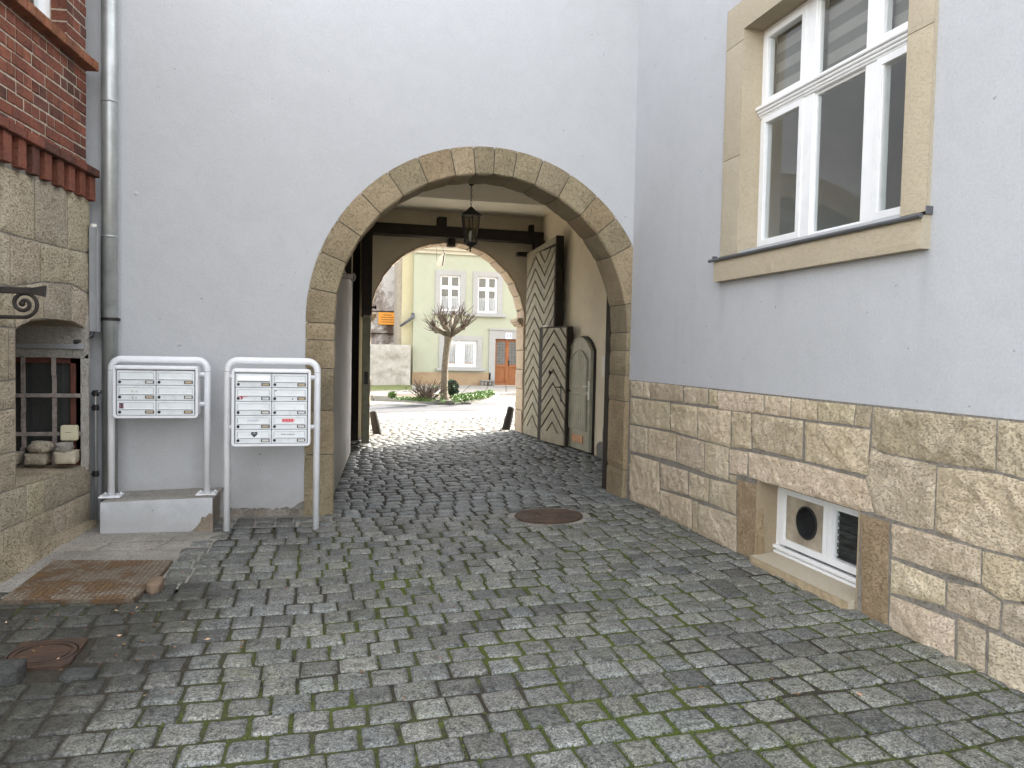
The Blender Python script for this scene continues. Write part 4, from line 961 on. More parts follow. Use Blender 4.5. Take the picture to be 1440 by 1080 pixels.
# ================================================================== THINGS AGAINST THE LEFT HOUSE AND GATEHOUSE
t = thing('downpipe', 'tall round zinc downpipe fixed to the grey wall beside the brick house', 'downpipe', (-1.70, 7.40, 0))
PX, PYY = float(fy(154, 300, 7.40)[0]), 7.40
p_ = MB(); p_.tube([(PX, PYY, -.05), (PX, PYY, 7.5)], .0635, 20); p_.build('pipe', ZINC, t, smooth=True)
for py in (143, 333):
    z = float(fy(154, py, PYY)[2]); j_ = MB(); j_.tube([(PX, PYY, z-.012), (PX, PYY, z+.004), (PX, PYY, z+.010)], [.0655, .068, .0655], 20); j_.build('joint_collar', ZINC, t, smooth=True)
z = float(fy(154, 449, PYY)[2]); cm = MB(); cm.tube([(PX, PYY, z-.014), (PX, PYY, z+.014)], .0675, 20)
cm.bbox(PX-.115, PX-.06, PYY-.03, PYY+.02, z-.016, z+.016, .003); cm.tube([(PX-.10, PYY-.05, z), (PX-.10, PYY+.08, z)], .009, 8); cm.bbox(PX+.062, PX+.075, PYY-.02, PYY+.06, z-.014, z+.014, .003); cm.build('clamp', IRON, t)
du = MB(); a = LP(UE+.0, 0, 0); xa = float(fy(125.5, 400, 7.27)[0]); xb = float(fy(137, 400, 7.27)[0])
z0, z1 = float(fy(131, 467, 7.27)[2]), float(fy(131, 319, 7.27)[2])
t = thing('cable_duct', 'grey plastic cable duct on the corner above the barred cellar window', 'cable duct', ((xa+xb)/2, 7.27, z0))
du.bbox(xa, xb, 7.25, 7.31, z0, z1, .006); du.bbox(xb-.004, xb+.014, 7.24, 7.31, z0, z1, .003); du.build('duct', GREYP, t)
e = MB(); e.tube([(xa+.03, 7.27, z0+.02), (xa+.02, 7.26, z0-.03), (xa-.05, 7.23, z0-.075), (xa-.10, 7.2, z0-.09)], .018, 8); e.build('cable', BLACKP, t, smooth=True)
e = MB(); e.tube([((xa+xb)/2, 7.28, z1-.01), ((xa+xb)/2, 7.28, z1+.025)], .025, 10); e.build('end_cap', WPLAS, t)
xr = float(fy(134.5, 640, 7.36)[0]); t = thing('water_pipe', 'thin rusty grey pipe with couplings running down beside the cellar window to the ground', 'pipe', (xr, 7.36, 0))
p_ = MB(); p_.tube([(xr+.03, 7.42, 1.19), (xr+.02, 7.36, 1.19), (xr, 7.36, 1.16), (xr, 7.36, .04)], .014, 8); p_.build('pipe', ZINC, t, smooth=True)
for py in (553, 573, 666): z = float(fy(134, py, 7.36)[2]); p_ = MB(); p_.tube([(xr, 7.36, z-.025), (xr, 7.36, z+.025)], .026, 8); p_.tube([(xr-.03, 7.35, z), (xr+.03, 7.35, z)], .011, 6); p_.build('coupling', IRON, t)
# wrought-iron bracket
YB = 5.55; bf2 = lambda x, y: tuple(fy(x, y, YB)); L_ = LP((YB-5.87)/LU[1], 0)[0]
t = thing('iron_bracket', 'black wrought iron bracket with a scroll projecting from the ashlar wall', 'bracket', (L_, YB, bf2(0, 408)[2]))
b_ = MB(); z = bf2(0, 407.5)[2]; x1, x2 = bf2(44, 408)[0], bf2(63, 408)[0]
b_.bbox(L_-.05, x1, YB-.016, YB+.016, z-.021, z+.021, .004)
b_.add([(x1, YB-.016, z-.02), (x1, YB+.016, z-.02), (x1, YB+.016, z+.018), (x1, YB-.016, z+.018), (x2, YB-.02, z-.036), (x2, YB+.02, z-.036), (x2+.006, YB+.02, z+.036), (x2+.006, YB-.02, z+.036)], [(0, 1, 2, 3), (4, 5, 6, 7), (0, 1, 5, 4), (1, 2, 6, 5), (2, 3, 7, 6), (3, 0, 4, 7)])
b_.build('bar', IRON, t)
sc = MB(); c0 = bf2(33.5, 427); k = abs(bf2(53.5, 427)[0]-c0[0])/20
pts = []
for i in range(46):
    a = math.radians(-72-i*14.2); r = (20-i*.385)*k*(1 if i > 3 else 1.02); pts.append((c0[0]+r*math.cos(a)*-1*-1, YB, c0[2]+r*math.sin(a)))
pts = []
for i in range(50):
    a = math.radians(-95+i*13.0); r = (21.5-i*.39)*k; pts.append((c0[0]+r*math.cos(a), YB, c0[2]+r*math.sin(a)))
sc.tube([(L_-.02, YB, pts[0][2]-.0), (L_+.15, YB, pts[0][2]-.002)]+pts, [.0125]*52, 7); sc.lathe([(.012, -.012), (.02, 0), (.012, .012)], (pts[-1][0], YB, pts[-1][2]), 10, ax=lambda p: (p[0], p[2], p[1]))
sc.build('scroll', IRON, t, smooth=True)
# box and stones in the cellar window niche
x0, z1 = fwl(89, 597)[0], fwl(89, 597)[2]; x1, z0 = fwl(113, 618)[0], fwl(113, 618)[2]
t = thing('junction_box', 'small cream plastic box fixed to the cellar window bars', 'box', ((x0+x1)/2, YW-.06, z0))
b_ = MB(); b_.prism(rrect(x0, x1, z0, z1, .015), lambda u, v, h: (u, YW-.05-h, v), -.01, .03); b_.prism(rrect(x0+.006, x1-.006, z0+.006, z1-.006, .012), lambda u, v, h: (u, YW-.05-h, v), .03, .042); b_.build('case', CREAMP, t, bevel=.003)
for ux in (-.016, -.002, .014): b2 = MB(); b2.box((x0+x1)/2+ux-.006, (x0+x1)/2+ux+.005, YW-.0935, YW-.0925, (z0+z1)/2+.004, (z0+z1)/2+.008); b2.build('mark', BLACKP, t)
def stone(name, label, c, s, mat, rough=.12, seed=1, boxy=.5, cat='stone', group=None):
    import bmesh
    bm = bmesh.new(); bmesh.ops.create_cube(bm, size=2); bmesh.ops.subdivide_edges(bm, edges=bm.edges, cuts=5, use_grid_fill=True)
    mb = MB()
    for v in bm.verts:
        p = v.co.copy(); q_ = p.normalized()*1.15; p = p*boxy+q_*(1-boxy); p = p*(1+rough*noise.noise(p*1.6+Vector((seed, 0, 0)))+rough*.4*noise.noise(p*4+Vector((seed, 0, 3))))
        v.co = (c[0]+p.x*s[0], c[1]+p.y*s[1], c[2]+p.z*s[2])
    bm.verts.index_update(); mb.add([tuple(v.co) for v in bm.verts], [tuple(v.index for v in f.verts) for f in bm.faces]); bm.free()
    o = mb.build(name, mat, None, smooth=True); tag(o, label, cat, group); return recentre(o)
def onw(x0, y0, x1, y1, Y): a = fy(x0, y0, Y); b = fy(x1, y1, Y); return ((a[0]+b[0])/2, Y, (a[2]+b[2])/2), (abs(b[0]-a[0])/2, .07, abs(b[2]-a[2])/2)
YS = YW-.12; G4 = 'stones on the cellar window sill'
for nm, lb, bxx, m, sd, by in (('stone_block', 'pale squared block lying on the cellar window sill under a rounded stone', (38, 637, 68, 652), ASH, 2, .9), ('rounded_stone', 'rounded pale stone lying on a squared block behind the middle window bar', (42, 621, 73, 637), ASH, 5, .3),
                           ('stone_block', 'light grey squared block on the sill at the right end of the cellar window', (80, 634, 109, 651), LIMES, 8, .92), ('dark_stone', 'small dark angular stone on top of the light grey block on the sill', (80, 622, 101, 635), CONC, 11, .6),
                           ('stone_block', 'squared block at the left end of the cellar window sill half hidden by the pier', (14, 636, 29, 652), ASH, 14, .9)):
    c_, s_ = onw(*bxx, YS); stone(nm, lb, c_, s_, m, .10 if by > .8 else .25, sd, by, 'stone', G4)

# ---- pedestal
t = thing('pedestal', 'low plastered concrete pedestal with broken corner carrying the left mailbox stand', 'pedestal', (-1.28, 7.2, 0))
px0, px1, py0, pz = -1.715, -.838, 6.97, .30
pd = MB(); random.seed(6)
block(pd, [(px0, -.1), (px1, -.1), (px1, pz+.015), (px0, pz-.005)], lambda u, v, h: (u, py0-h-.0*v, v), .004, .004, .04, (.98, .99, 1), 0, .012, .01, .002)
pd.build('front_face', PEDPL, t, fix=False, smooth=True)
pc = MB(); pc.box(px0+.004, px1-.004, py0+.003, 7.5, -.1, pz-.012)
block(pc, [(px0, py0), (px1, py0), (px1+.03, 7.5), (px0, 7.5)], lambda u, v, h: (u, v, pz-.01+h+(u-px0)*.022), .006, .004, .05, (1.1, 1.1, 1.1), 0, .01, .03, .004)
block(pc, [(py0, -.1), (7.5, -.1), (7.5, pz), (py0, pz)], lambda u, v, h: (px1+h, u, v), .006, .008, .04, (.9, .84, .78), 0, .01, .03, .006)
pc.build('concrete_core', CONC, t, fix=False, smooth=True)
bp_ = MB(); random.seed(12)                          # plaster fallen off the corner
P = [(-.985, -.08), (px1+.004, -.08), (px1+.004, .175), (-.865, .185), (-.895, .15), (-.925, .155), (-.935, .115), (-.965, .075), (-1.03, .02), (-1.05, -.0)]
block(bp_, P, lambda u, v, h: (u, py0-.007-h*.4, v), .006, .008, .02, (.92, .80, .70), 0, .012, .012, .006); bp_.build('bare_corner', CONC, t, fix=False, smooth=True)

# ---- mailbox stands
def mailbox(label, cx0, cx1, z0, z1, yf, yb, ft, px, ry, foot, rows, ztop, base):
    t = thing('mailbox_stand', label, 'mailboxes', ((px[0]+px[1])/2, ry, base), 0, 'mailbox stands in front of the grey wall')
    R = .0285; rr = .085
    pts = [(px[0], ry, foot)]+[(px[0], ry, z) for z in (ztop-.3,)]
    for k in range(9): a = PI-PI/2*k/8; pts.append((px[0]+rr+rr*math.cos(a), ry, ztop-R-rr+rr*math.sin(a)))
    for k in range(9): a = PI/2-PI/2*k/8; pts.append((px[1]-rr+rr*math.cos(a), ry, ztop-R-rr+rr*math.sin(a)))
    pts += [(px[1], ry, ztop-.3), (px[1], ry, foot)]
    f = MB(); f.tube(pts, R, 16)
    f.build('tube_frame', WHITE, t, smooth=True)
    for x in px:
        for z in (ztop-.125,): s = MB(); s.tube([(x, ry, z-.0015), (x, ry, z+.0015)], R+.0012, 16); s.build('tube_joint', GREYP, t)
    if ft:
        for x in px:
            b = MB(); b.bbox(x-.085, x+.085, ry-.085, ry+.085, foot-.002, foot+.014, .003)
            for sx in (-1, 1):
                for sy in (-1, 1): b.tube([(x+sx*.062, ry+sy*.062, foot+.014), (x+sx*.062, ry+sy*.062, foot+.026)], .009, 6)
            b.build('base_plate', WHITE, t)
    else:
        for x in px: pass
    c = MB(); fn = lambda u, v, h: (u, yf-h, v)
    o_ = rrect(cx0, cx1, z0, z1, .030); i_ = rrect(cx0+.022, cx1-.022, z0+.022, z1-.034, .010)
    c.ring(o_, i_, fn, -.06, .0); c.prism(rrect(cx0+.004, cx1-.004, z0+.004, z1-.004, .028), fn, -(yb-yf), -.055)
    c.bbox(cx0+.02, cx1-.02, yf-.012, yf+.01, z1-.033, z1-.010, .004)
    c.build('cabinet', WHITE, t, bevel=.004)
    c = MB(); c.prism(rrect(cx0+.02, cx1-.02, z0+.02, z1-.03, .01), fn, -.054, -.022); c.build('gap_shade_plate', GREYP, t)  # grey plate added to put dark shade into the door gaps
    for z in (z1-.075, z0+.11 if rows < 4 else z0+.15):
        for x, s in ((px[1], -1), (px[0], 1)):
            b = MB(); xa = cx1-.004 if s < 0 else cx0+.004
            b.tube([(x+s*.0, ry, z), (xa, ry, z)], .021, 12); b.build('connector', WHITE, t, smooth=False)
    du, dv = (cx1-cx0-.056)/2, (z1-z0-.064)/rows
    doors = {}
    for r in range(rows):
        for k in range(2):
            a0 = cx0+.028+k*du; b1 = z1-.040-r*dv; a1 = a0+du; b0 = b1-dv
            d = MB(); d.bbox(a0+.0025, a1-.0025, yf+.004, yf+.02, b0+.002, b1-.002, .0025)
            D_ = d.build('mailbox_door', FLAP, t)
            m = MB(); ff0, ff1 = b0+dv*.42, b1-dv*.12; fa, fb = a0+.016, a1-.014
            m.frame(fa, fb, ff0, ff1, .0035, fn, -.006, .0005)
            m.frame(fa+.0035, fb-.0035, ff0+.003, ff1-.0035, .0035, lambda u, v, h: fn(u, v, h), -.006, -.0022, (.24, .24, .25))
            if rows == 5 and r == 0 and k == 0:       # one flap hangs open
                m.add([fn(fa+.003, ff1-.003, 0), fn(fb-.003, ff1-.003, 0), fn(fb-.003, ff0+.008, .02), fn(fa+.003, ff0+.008, .02)], [(0, 1, 2, 3)], (1.1, 1.1, 1.1)); m.quad(fn(fa+.003, ff0-.004, -.003), fn(fb-.003, ff0-.004, -.003), fn(fb-.003, ff0+.012, -.003), fn(fa+.003, ff0+.012, -.003), (.03, .03, .03))
            else:
                m.bbox(fa+.0065, fb-.0065, yf-.0005, yf+.008, ff0+.003, ff1-.0065, .0015); m.bbox(fa, fb, yf-.006, yf+.006, ff0-.003, ff0+.005, .002); m.quad(fn(fa, ff0-.006, -.0035), fn(fb, ff0-.006, -.0035), fn(fb, ff0-.003, -.0035), fn(fa, ff0-.003, -.0035), (.25, .25, .26))
            m.build('flap', FLAP2, D_)
            l = MB(); lz = b0+dv*.22; l.lathe([(.012, 0), (.012, .006), (.007, .009)], (a0+.025, yf+.004, lz), 12, ax=lambda p: (p[0], -p[2], p[1])); l.build('lock', LOCKM, D_)
            nm = MB(); na, nb = a1-.084, a1-.014; nm.bbox(na, nb, yf-.001, yf+.006, lz-.0125, lz+.0125, .001, (.035, .035, .035)); nm.box(na+.009, nb-.009, yf-.0022, yf, lz-.0085, lz+.0085, random.choice([(.75, .72, .66), (.55, .43, .27), (.78, .78, .80), (.50, .40, .26)]))
            for q_ in range(5): nm.box(na+.012+q_*.008, na+.012+q_*.008+random.uniform(.003, .006), yf-.0027, yf-.002, lz-.001, lz+.002, (.35, .3, .25))
            nm.build('name_plate', SIGNM, D_)
            doors[(r, k)] = (D_, a0, a1, b0, b1, ff0, ff1)
    return t, doors, fn
FLAP2 = simple('mailbox_flap_white', (.78, .80, .80), (.72, .74, .74), 4, .4, 120, .05, .001, spec=.5, grime=.15, tint=True)
LOCKM = simple('lock_metal', (.05, .05, .055), (.03, .03, .03), 9, .35, 60, 0, metal=.8)
random.seed(31)
t1, d1, fn1 = mailbox('white mailbox stand with six flaps, its feet bolted to the low concrete pedestal', -1.632, -.966, .992, 1.437, 7.03, 7.22, True, (-1.680, -.911), 7.19, .305, 3, 1.515, .30)
t2, d2, fn2 = mailbox('white mailbox stand with ten flaps standing on the setts beside the arch', -.672, -.030, .772, 1.430, 6.80, 7.03, False, (-.719, .024), 6.93, -.05, 5, 1.524, 0)
def sticker(D, fnm, name, draw, lab=None):
    m = MB(); draw(m, lambda u, v, h: fnm(u, v, h)); m.build(name, SIGNM, D)
    if lab: D['label'] = lab
D, a0, a1, b0, b1, f0, f1 = d1[(2, 0)]
def dr(m, f):
    u0, u1, v0, v1 = a0+.022, a0+.056, f0+.004, f1-.008
    m.quad(f(u0, v0, .0022), f(u1, v0, .0022), f(u1, v1, .0022), f(u0, v1, .0022), (.035, .02, .03)); text_into(m, '53', f, (u0+u1)/2, (v0+v1)/2, (v1-v0)*.95, .003, (.62, .30, .38))
sticker(D, fn1, 'sticker', dr, 'mailbox door with a small black sticker at its left end')
def smudges(D_, fnm, pts, colr=(.42, .38, .30)):
    for (u, v, w_, h_) in pts:
        def dd(m, f): m.quad(f(u, v, .0018), f(u+w_, v, .0018), f(u+w_*.9, v+h_, .0018), f(u+.002, v+h_*.9, .0018), jit(colr, .2))
        sticker(D_, fnm, 'sticker_residue', dd)
D, a0, a1, b0, b1, f0, f1 = d1[(1, 0)]; smudges(D, fn1, [(a0+.115, f0+.015, .016, .018), (a0+.145, f0+.017, .018, .013), (a0+.118, b0+.012, .013, .022), (a0+.145, b0+.014, .014, .02)], (.55, .52, .45))
D, a0, a1, b0, b1, f0, f1 = d2[(4, 0)]
def heart(m, f):
    cu, cv, s = a0+.155, (f0+f1)/2+.002, .0017
    P = [(cu+s*16*math.sin(q)**3, cv+s*(13*math.cos(q)-5*math.cos(2*q)-2*math.cos(3*q)-math.cos(4*q))) for q in [2*PI*i/40 for i in range(40)]]
    m.add([f(u, v, .0022) for u, v in P], [tuple(range(40))], (.03, .03, .035))
    for q_ in range(-2, 3): m.quad(f(cu+q_*.008-.003, cv-.002+abs(q_)*.002, .003), f(cu+q_*.008+.002, cv-.002+abs(q_)*.002, .003), f(cu+q_*.008+.003, cv+.009, .003), f(cu+q_*.008-.002, cv+.009, .003), (.45, .45, .47))
sticker(D, fn2, 'sticker', heart, 'mailbox door with a black heart sticker')
D, a0, a1, b0, b1, f0, f1 = d2[(3, 1)]
def red(m, f):
    u0, u1, v0, v1 = a0+.085, a0+.19, f0+.012, f1-.010; m.quad(f(u0, v0, .0022), f(u1, v0, .0022), f(u1, v1, .0022), f(u0, v1, .0022), (.85, .55, .55))
    u = u0+.004
    for wd in (.014, .010, .012, .010, .013, .010, .012): m.quad(f(u, v0+.003, .003), f(u+wd*.85, v0+.003, .003), f(u+wd*.85, v1-.004, .003), f(u, v1-.005, .003), (.70, .06, .07)); u += wd+.0015
sticker(D, fn2, 'sticker', red, 'mailbox door with a red lettered sticker')
D, a0, a1, b0, b1, f0, f1 = d2[(4, 1)]
def blk(m, f):
    u = a0+.08; m.quad(f(u-.004, (f0+f1)/2-.006, .0020), f(u+.115, (f0+f1)/2-.006, .0020), f(u+.115, (f0+f1)/2+.007, .0020), f(u-.004, (f0+f1)/2+.007, .0020), (.80, .80, .82))
    for wd in (.012, .010, .012, 0, .014, .010, .012, .010, .009):
        if wd: m.quad(f(u, (f0+f1)/2-.003, .0024), f(u+wd*.85, (f0+f1)/2-.003, .0024), f(u+wd*.85, (f0+f1)/2+.004, .0024), f(u, (f0+f1)/2+.003, .0024), (.10, .10, .12))
        u += wd+.002 if wd else .008
sticker(D, fn2, 'sticker', blk, 'mailbox door with a thin black lettered strip')
D, a0, a1, b0, b1, f0, f1 = d2[(1, 0)]
def rc(m, f): m.quad(f(a0+.045, b0+.02, .0024), f(a0+.060, b0+.02, .0024), f(a0+.060, b0+.055, .0024), f(a0+.045, b0+.055, .0024), (.55, .05, .09)); m.quad(f(a0+.02, b0+.036, .0024), f(a0+.10, b0+.038, .0024), f(a0+.10, b0+.042, .0024), f(a0+.02, b0+.041, .0024), (.75, .25, .30))
sticker(D, fn2, 'sticker', rc, 'mailbox door with a torn red cross shaped sticker')
D, a0, a1, b0, b1, f0, f1 = d2[(3, 0)]; smudges(D, fn2, [(a0+.10+i*.013, f0+.018+.003*(i % 2), .009, .018) for i in range(7)], (.50, .50, .58)); 
D, a0, a1, b0, b1, f0, f1 = d2[(1, 1)]; smudges(D, fn2, [(a0+.02, f1-.016, .022, .008), (a0+.165, b0+.018, .012, .014)], (.30, .22, .22))
D, a0, a1, b0, b1, f0, f1 = d2[(4, 1)]

# ================================================================== COVERS AND LOOSE STONES
t = thing('steel_plate', 'large rusty chequered steel plate lying in the concrete apron', 'steel plate', (-1.5, 5.9, 0))
def plf(u, v, h):                                     # u,v in 0..1 over the plate
    A, B, C_, D_ = PL; x = (1-v)*((1-u)*A[0]+u*D_[0])+v*((1-u)*B[0]+u*C_[0]); y = (1-v)*((1-u)*A[1]+u*D_[1])+v*((1-u)*B[1]+u*C_[1]); return (x, y, gz(x, y)+.012+h)
m = MB(); m.prism([(0, 0), (.93, 0), (.955, .02), (1, .35), (1, 1), (0, 1)], plf, -.03, .008, (.78, .78, .78))
random.seed(1); nu, nv = 24, 26
for i in range(nu):
    for k in range(nv):
        u, v = (i+.5)/nu, (k+.5)/nv
        if u > .94 and v < .3: continue
        a = .6 if (i+k) % 2 else -.6; du_, dv_ = .46/nu, .15/nv
        ca, sa = math.cos(a), math.sin(a)
        q4 = [(u+(x*ca*du_-y*sa*dv_*1.0), v+(x*sa*du_*1.0+y*ca*dv_*1.6)) for x, y in ((-1, 0), (0, -1), (1, 0), (0, 1))]
        m.add([plf(a_, b_, .0082) for a_, b_ in q4]+[plf(u, v, .0142)], [(0, 1, 4), (1, 2, 4), (2, 3, 4), (3, 0, 4)], (1.22, 1.2, 1.18))
m.build('plate', PLATE, t, fix=False)
t = thing('square_manhole_cover', 'square rusty cast iron manhole frame with a round lid among dirty setts', 'manhole cover', (sum(p[0] for p in SQ)/4, sum(p[1] for p in SQ)/4, 0))
cx, cy = sum(p[0] for p in SQ)/4, sum(p[1] for p in SQ)/4; hx = max(abs(p[0]-cx) for p in SQ)*.92; hy = max(abs(p[1]-cy) for p in SQ)*.92; rl = min(hx, hy)*.93
zb = gz(cx, cy)-.006
def circ(r, n=40, c=(0, 0)): return [(c[0]+r*math.cos(2*PI*i/n), c[1]+r*math.sin(2*PI*i/n)) for i in range(n)]
def sqr(n=40):
    out = []
    for i in range(n):
        a = 2*PI*i/n; k = max(abs(math.cos(a))/hx, abs(math.sin(a))/hy); out.append((cx+math.cos(a)/k, cy+math.sin(a)/k))
    return out
up = lambda u, v, h: (u, v, zb+h)
m = MB(); m.ring(sqr(), circ(rl+.008, 40, (cx, cy)), up, -.06, .012); m.build('iron_frame', RUST, t)
m = MB(); m.prism(circ(rl, 40, (cx, cy)), up, -.05, .004); m.ring(circ(rl, 40, (cx, cy)), circ(rl-.02, 40, (cx, cy)), up, .003, .012); m.prism(circ(rl-.035, 40, (cx, cy)), up, .003, .010)
m.box(cx-.11, cx-.05, cy-.008, cy+.008, zb+.009, zb+.0115, (.2, .2, .2)); m.box(cx+.03, cx+.10, cy-.008, cy+.008, zb+.009, zb+.0115, (.2, .2, .2)); m.build('lid', RUST, t)
t = thing('round_manhole_cover', 'round rusty cast iron manhole cover in the setts in front of the arch', 'manhole cover', (MHC[0], MHC[1], gz(MHC[0], MHC[1])))
zb2 = gz(MHC[0], MHC[1]); cc = MHC[:2]; up2 = lambda u, v, h: (u, v, zb2+.03*(u-cc[0])+h)
m = MB(); m.ring(circ(.325, 48, cc), circ(.300, 48, cc), up2, -.05, .004); m.build('iron_frame', RUST, t)
m = MB(); m.prism(circ(.296, 48, cc), up2, -.05, -.002)
for r0, r1 in ((.296, .275), (.250, .232), (.205, .188), (.160, .145), (.115, .10)): m.ring(circ(r0, 48, cc), circ(r1, 48, cc), up2, -.003, .004)
m.bbox(cc[0]-.06, cc[0]+.06, cc[1]-.016, cc[1]+.016, zb2-.003, zb2+.005, .002)
m.build('lid', simple('dark_cast_iron', (.115, .075, .05), (.07, .05, .038), 8, .7, 70, .5, .003, metal=.2), t)
zb3_ = gz(*SMC); up3 = lambda u, v, h: (u, v, zb3_+.03*(u-SMC[0])+h)
t = thing('street_manhole_cover', 'worn iron manhole cover in the sunlit setts just outside the street arch', 'manhole cover', (SMC[0], SMC[1], zb3_))
m = MB(); m.ring(circ(.31, 40, SMC), circ(.285, 40, SMC), up3, -.05, .004); m.build('iron_frame', RUST, t)
m = MB(); m.prism(circ(.282, 40, SMC), up3, -.05, .0); m.ring(circ(.24, 40, SMC), circ(.20, 40, SMC), up3, -.001, .005); m.ring(circ(.13, 40, SMC), circ(.09, 40, SMC), up3, -.001, .005); m.build('lid', simple('worn_street_iron', (.30, .26, .21), (.22, .19, .15), 8, .6, 70, .4, .003, metal=.3), t)
gd = fz(636, 567.5, .12); t = thing('gutter_grate', 'dark iron gutter grate beside the asphalt road in front of the tree', 'grate', (gd[0], gd[1], gz(gd[0], gd[1])))
m = MB(); m.frame(gd[0]-.5, gd[0]+.5, gd[1]-.2, gd[1]+.2, .04, lambda u, v, h: (u, v, gz(u, v)+h), -.05, .016)
for k in range(12): m.box(gd[0]-.45+k*.078, gd[0]-.42+k*.078, gd[1]-.17, gd[1]+.17, gz(gd[0], gd[1])-.04, gz(gd[0], gd[1])+.014)
m.build('grate', IRON, t)
rg = MB(); rg.ring(circ(.40, 48, cc), circ(.322, 48, cc), up2, -.06, -.008); struct(rg.build('manhole_bedding', CONC))
stone('orange_stone', 'ochre loose stone wedged against the right corner of the rusty plate', (-1.0, 5.40, gz(-1, 5.40)+.022), (.045, .10, .04), simple('ochre_stone', (.21, .15, .095), (.16, .11, .075), 5, .85, 40, .4, .004), .15, 3, .45)
stone('loose_sett', 'raised loose sett at the left edge in front of the square manhole', (fz(8, 947, .05)[0]-.02, fz(8, 947, .05)[1], .035), (.085, .075, .055), DAMP, .08, 7, .9, 'paving stone')
stone('tilted_sett', 'dark tilted sett beside the right corner of the square manhole', (fz(112, 945, .03)[0], fz(112, 945, .03)[1], -.018), (.075, .06, .05), DAMP, .08, 9, .9, 'paving stone')
lfm = MB(); random.seed(77)                            # dry leaves and grit caught in the joints
for i in range(120):
    k = random.random()
    if k < .6: x, y = random.gauss(-1.25, .45), random.gauss(4.6, .5)
    else: x, y = random.uniform(-1, 2.8), random.uniform(2.8, 7)
    if x < -2.2: continue
    s = random.uniform(.006, .019); a = random.uniform(0, 6.3); z = gz(x, y)+.006
    p4 = [(x+s*math.cos(a+q)*e, y+s*math.sin(a+q)*e, z+random.uniform(-.002, .007)) for q, e in ((0, 1), (1.4, .5), (3.1, .9), (4.6, .5))]
    lfm.add(p4, [(0, 1, 2, 3)], random.choice([(1, 1, 1), (1.5, 1.4, 1.2), (3.2, 4.5, 6), (.8, .9, .9)]))
LFT = simple('leaf_litter', (.15, .055, .025), (.19, .10, .045), 30, .8, 30, 0, tint=True)
struct(lfm.build('leaf_litter', LFT, fix=False), 'stuff')

# ================================================================== PASSAGE: lantern, gate leaves, doors
LX, LY = 1.70, 8.62
zt, zb3 = float(fy(662, 304, LY)[2]), float(fy(662, 343, LY)[2]); LX = float(fy(662, 320, LY)[0])
t = thing('hanging_lantern', 'black six sided glass lantern hanging on a chain under the arch', 'lantern', (LX, LY, zb3))
def hexp(r, z): return [(LX+r*math.cos(PI/6+PI*i/3), LY+r*math.sin(PI/6+PI*i/3), z) for i in range(6)]
def loft(m, A, B, tint=(1, 1, 1)):
    n = len(A); m.add(A+B, [(i, (i+1) % n, n+(i+1) % n, n+i) for i in range(n)], tint)
H_ = zt-zb3
m = MB(); A = hexp(.145, zt+.0); loft(m, A, hexp(.135, zt+.012)); loft(m, hexp(.135, zt+.012), hexp(.055, zt+.065)); loft(m, hexp(.055, zt+.065), hexp(.045, zt+.075)); loft(m, hexp(.045, zt+.075), hexp(.012, zt+.105)); m.add(A, [tuple(range(6))]); m.add(hexp(.012, zt+.105), [tuple(range(6))])
m.build('lantern_roof', IRON, t)
top, bot = hexp(.108, zt+.002), hexp(.072, zb3+.012)
m = MB()
for a, b in zip(top, bot): m.tube([a, b], .0065, 6)
for i in range(6): m.tube([top[i], top[(i+1) % 6]], .006, 6); m.tube([bot[i], bot[(i+1) % 6]], .007, 6)
m.build('lantern_cage', IRON, t)
m = MB(); loft(m, [tuple(Vector(p)*1) for p in hexp(.104, zt)], hexp(.068, zb3+.012)); m.build('lantern_glass', LGLASS, t)
m = MB(); loft(m, hexp(.078, zb3+.012), hexp(.082, zb3)); loft(m, hexp(.082, zb3), hexp(.018, zb3-.035)); m.add(hexp(.078, zb3+.012), [tuple(range(6))]); m.lathe([(.012, 0), (.016, -.02), (.007, -.032), (.012, -.045), (.003, -.06)], (LX, LY, zb3-.03), 8); m.build('finial', IRON, t)
m = MB(); m.lathe([(.012, 0), (.02, .03), (.026, .07), (.012, .11), (.010, .115)], (LX, LY, zb3+.03), 10); m.tube([(LX, LY, zb3), (LX, LY, zb3+.04)], .012, 8); m.build('bulb', simple('frosted_bulb', (.55, .55, .52), (.5, .5, .48), 3, .4, 9, 0), t, smooth=True)
m = MB(); z = zt+.105; k = 0
while z < ZL:
    rot = 0 if k % 2 else PI/2; l_ = .034
    pts = [(LX+.009*math.cos(a)*math.cos(rot), LY+.009*math.cos(a)*math.sin(rot), z+l_/2+l_*.62*math.sin(a)) for a in [2*PI*i/10 for i in range(11)]]
    m.tube(pts, .003, 5, caps=False); z += l_; k += 1
m.lathe([(.03, 0), (.03, -.008), (.012, -.02)], (LX, LY, ZL), 12); m.build('chain', IRON, t)

def chevron(mb, cols, v0, v1, pitch, rise, gapw, fn, h0, h1):
    """boards laid in a zigzag: cols = [(u0,u1,dir)] ; clipped to v0..v1"""
    for u0, u1, d in cols:
        k = int((v0-rise)/pitch)-3
        while k*pitch < v1+rise:
            a = k*pitch; lo0 = a if d > 0 else a+rise; lo1 = a+rise if d > 0 else a
            P = [(u0, lo0+gapw/2), (u1, lo1+gapw/2), (u1, lo1+pitch-gapw/2), (u0, lo0+pitch-gapw/2)]
            P = clip_v(clip_v(P, v0, True), v1, False)
            if len(P) > 2: mb.prism(P, fn, h0, h1, jit((1, 1, .98), .08))
            k += 1
CARR = math.atan2(12.10-13.52, 3.82-3.725)
t = thing('gate_leaf', 'tall cream chevron boarded gate leaf folded back against the right passage wall', 'gate', (3.725, 13.52, .13), CARR)
ROOTM.pop(t.name)                                      # parts are drawn in the leaf's own frame: u along the leaf, -v towards the passage
lf_ = lambda u, v, h: (u, -h, v)
W_, HT = 1.42, 3.30
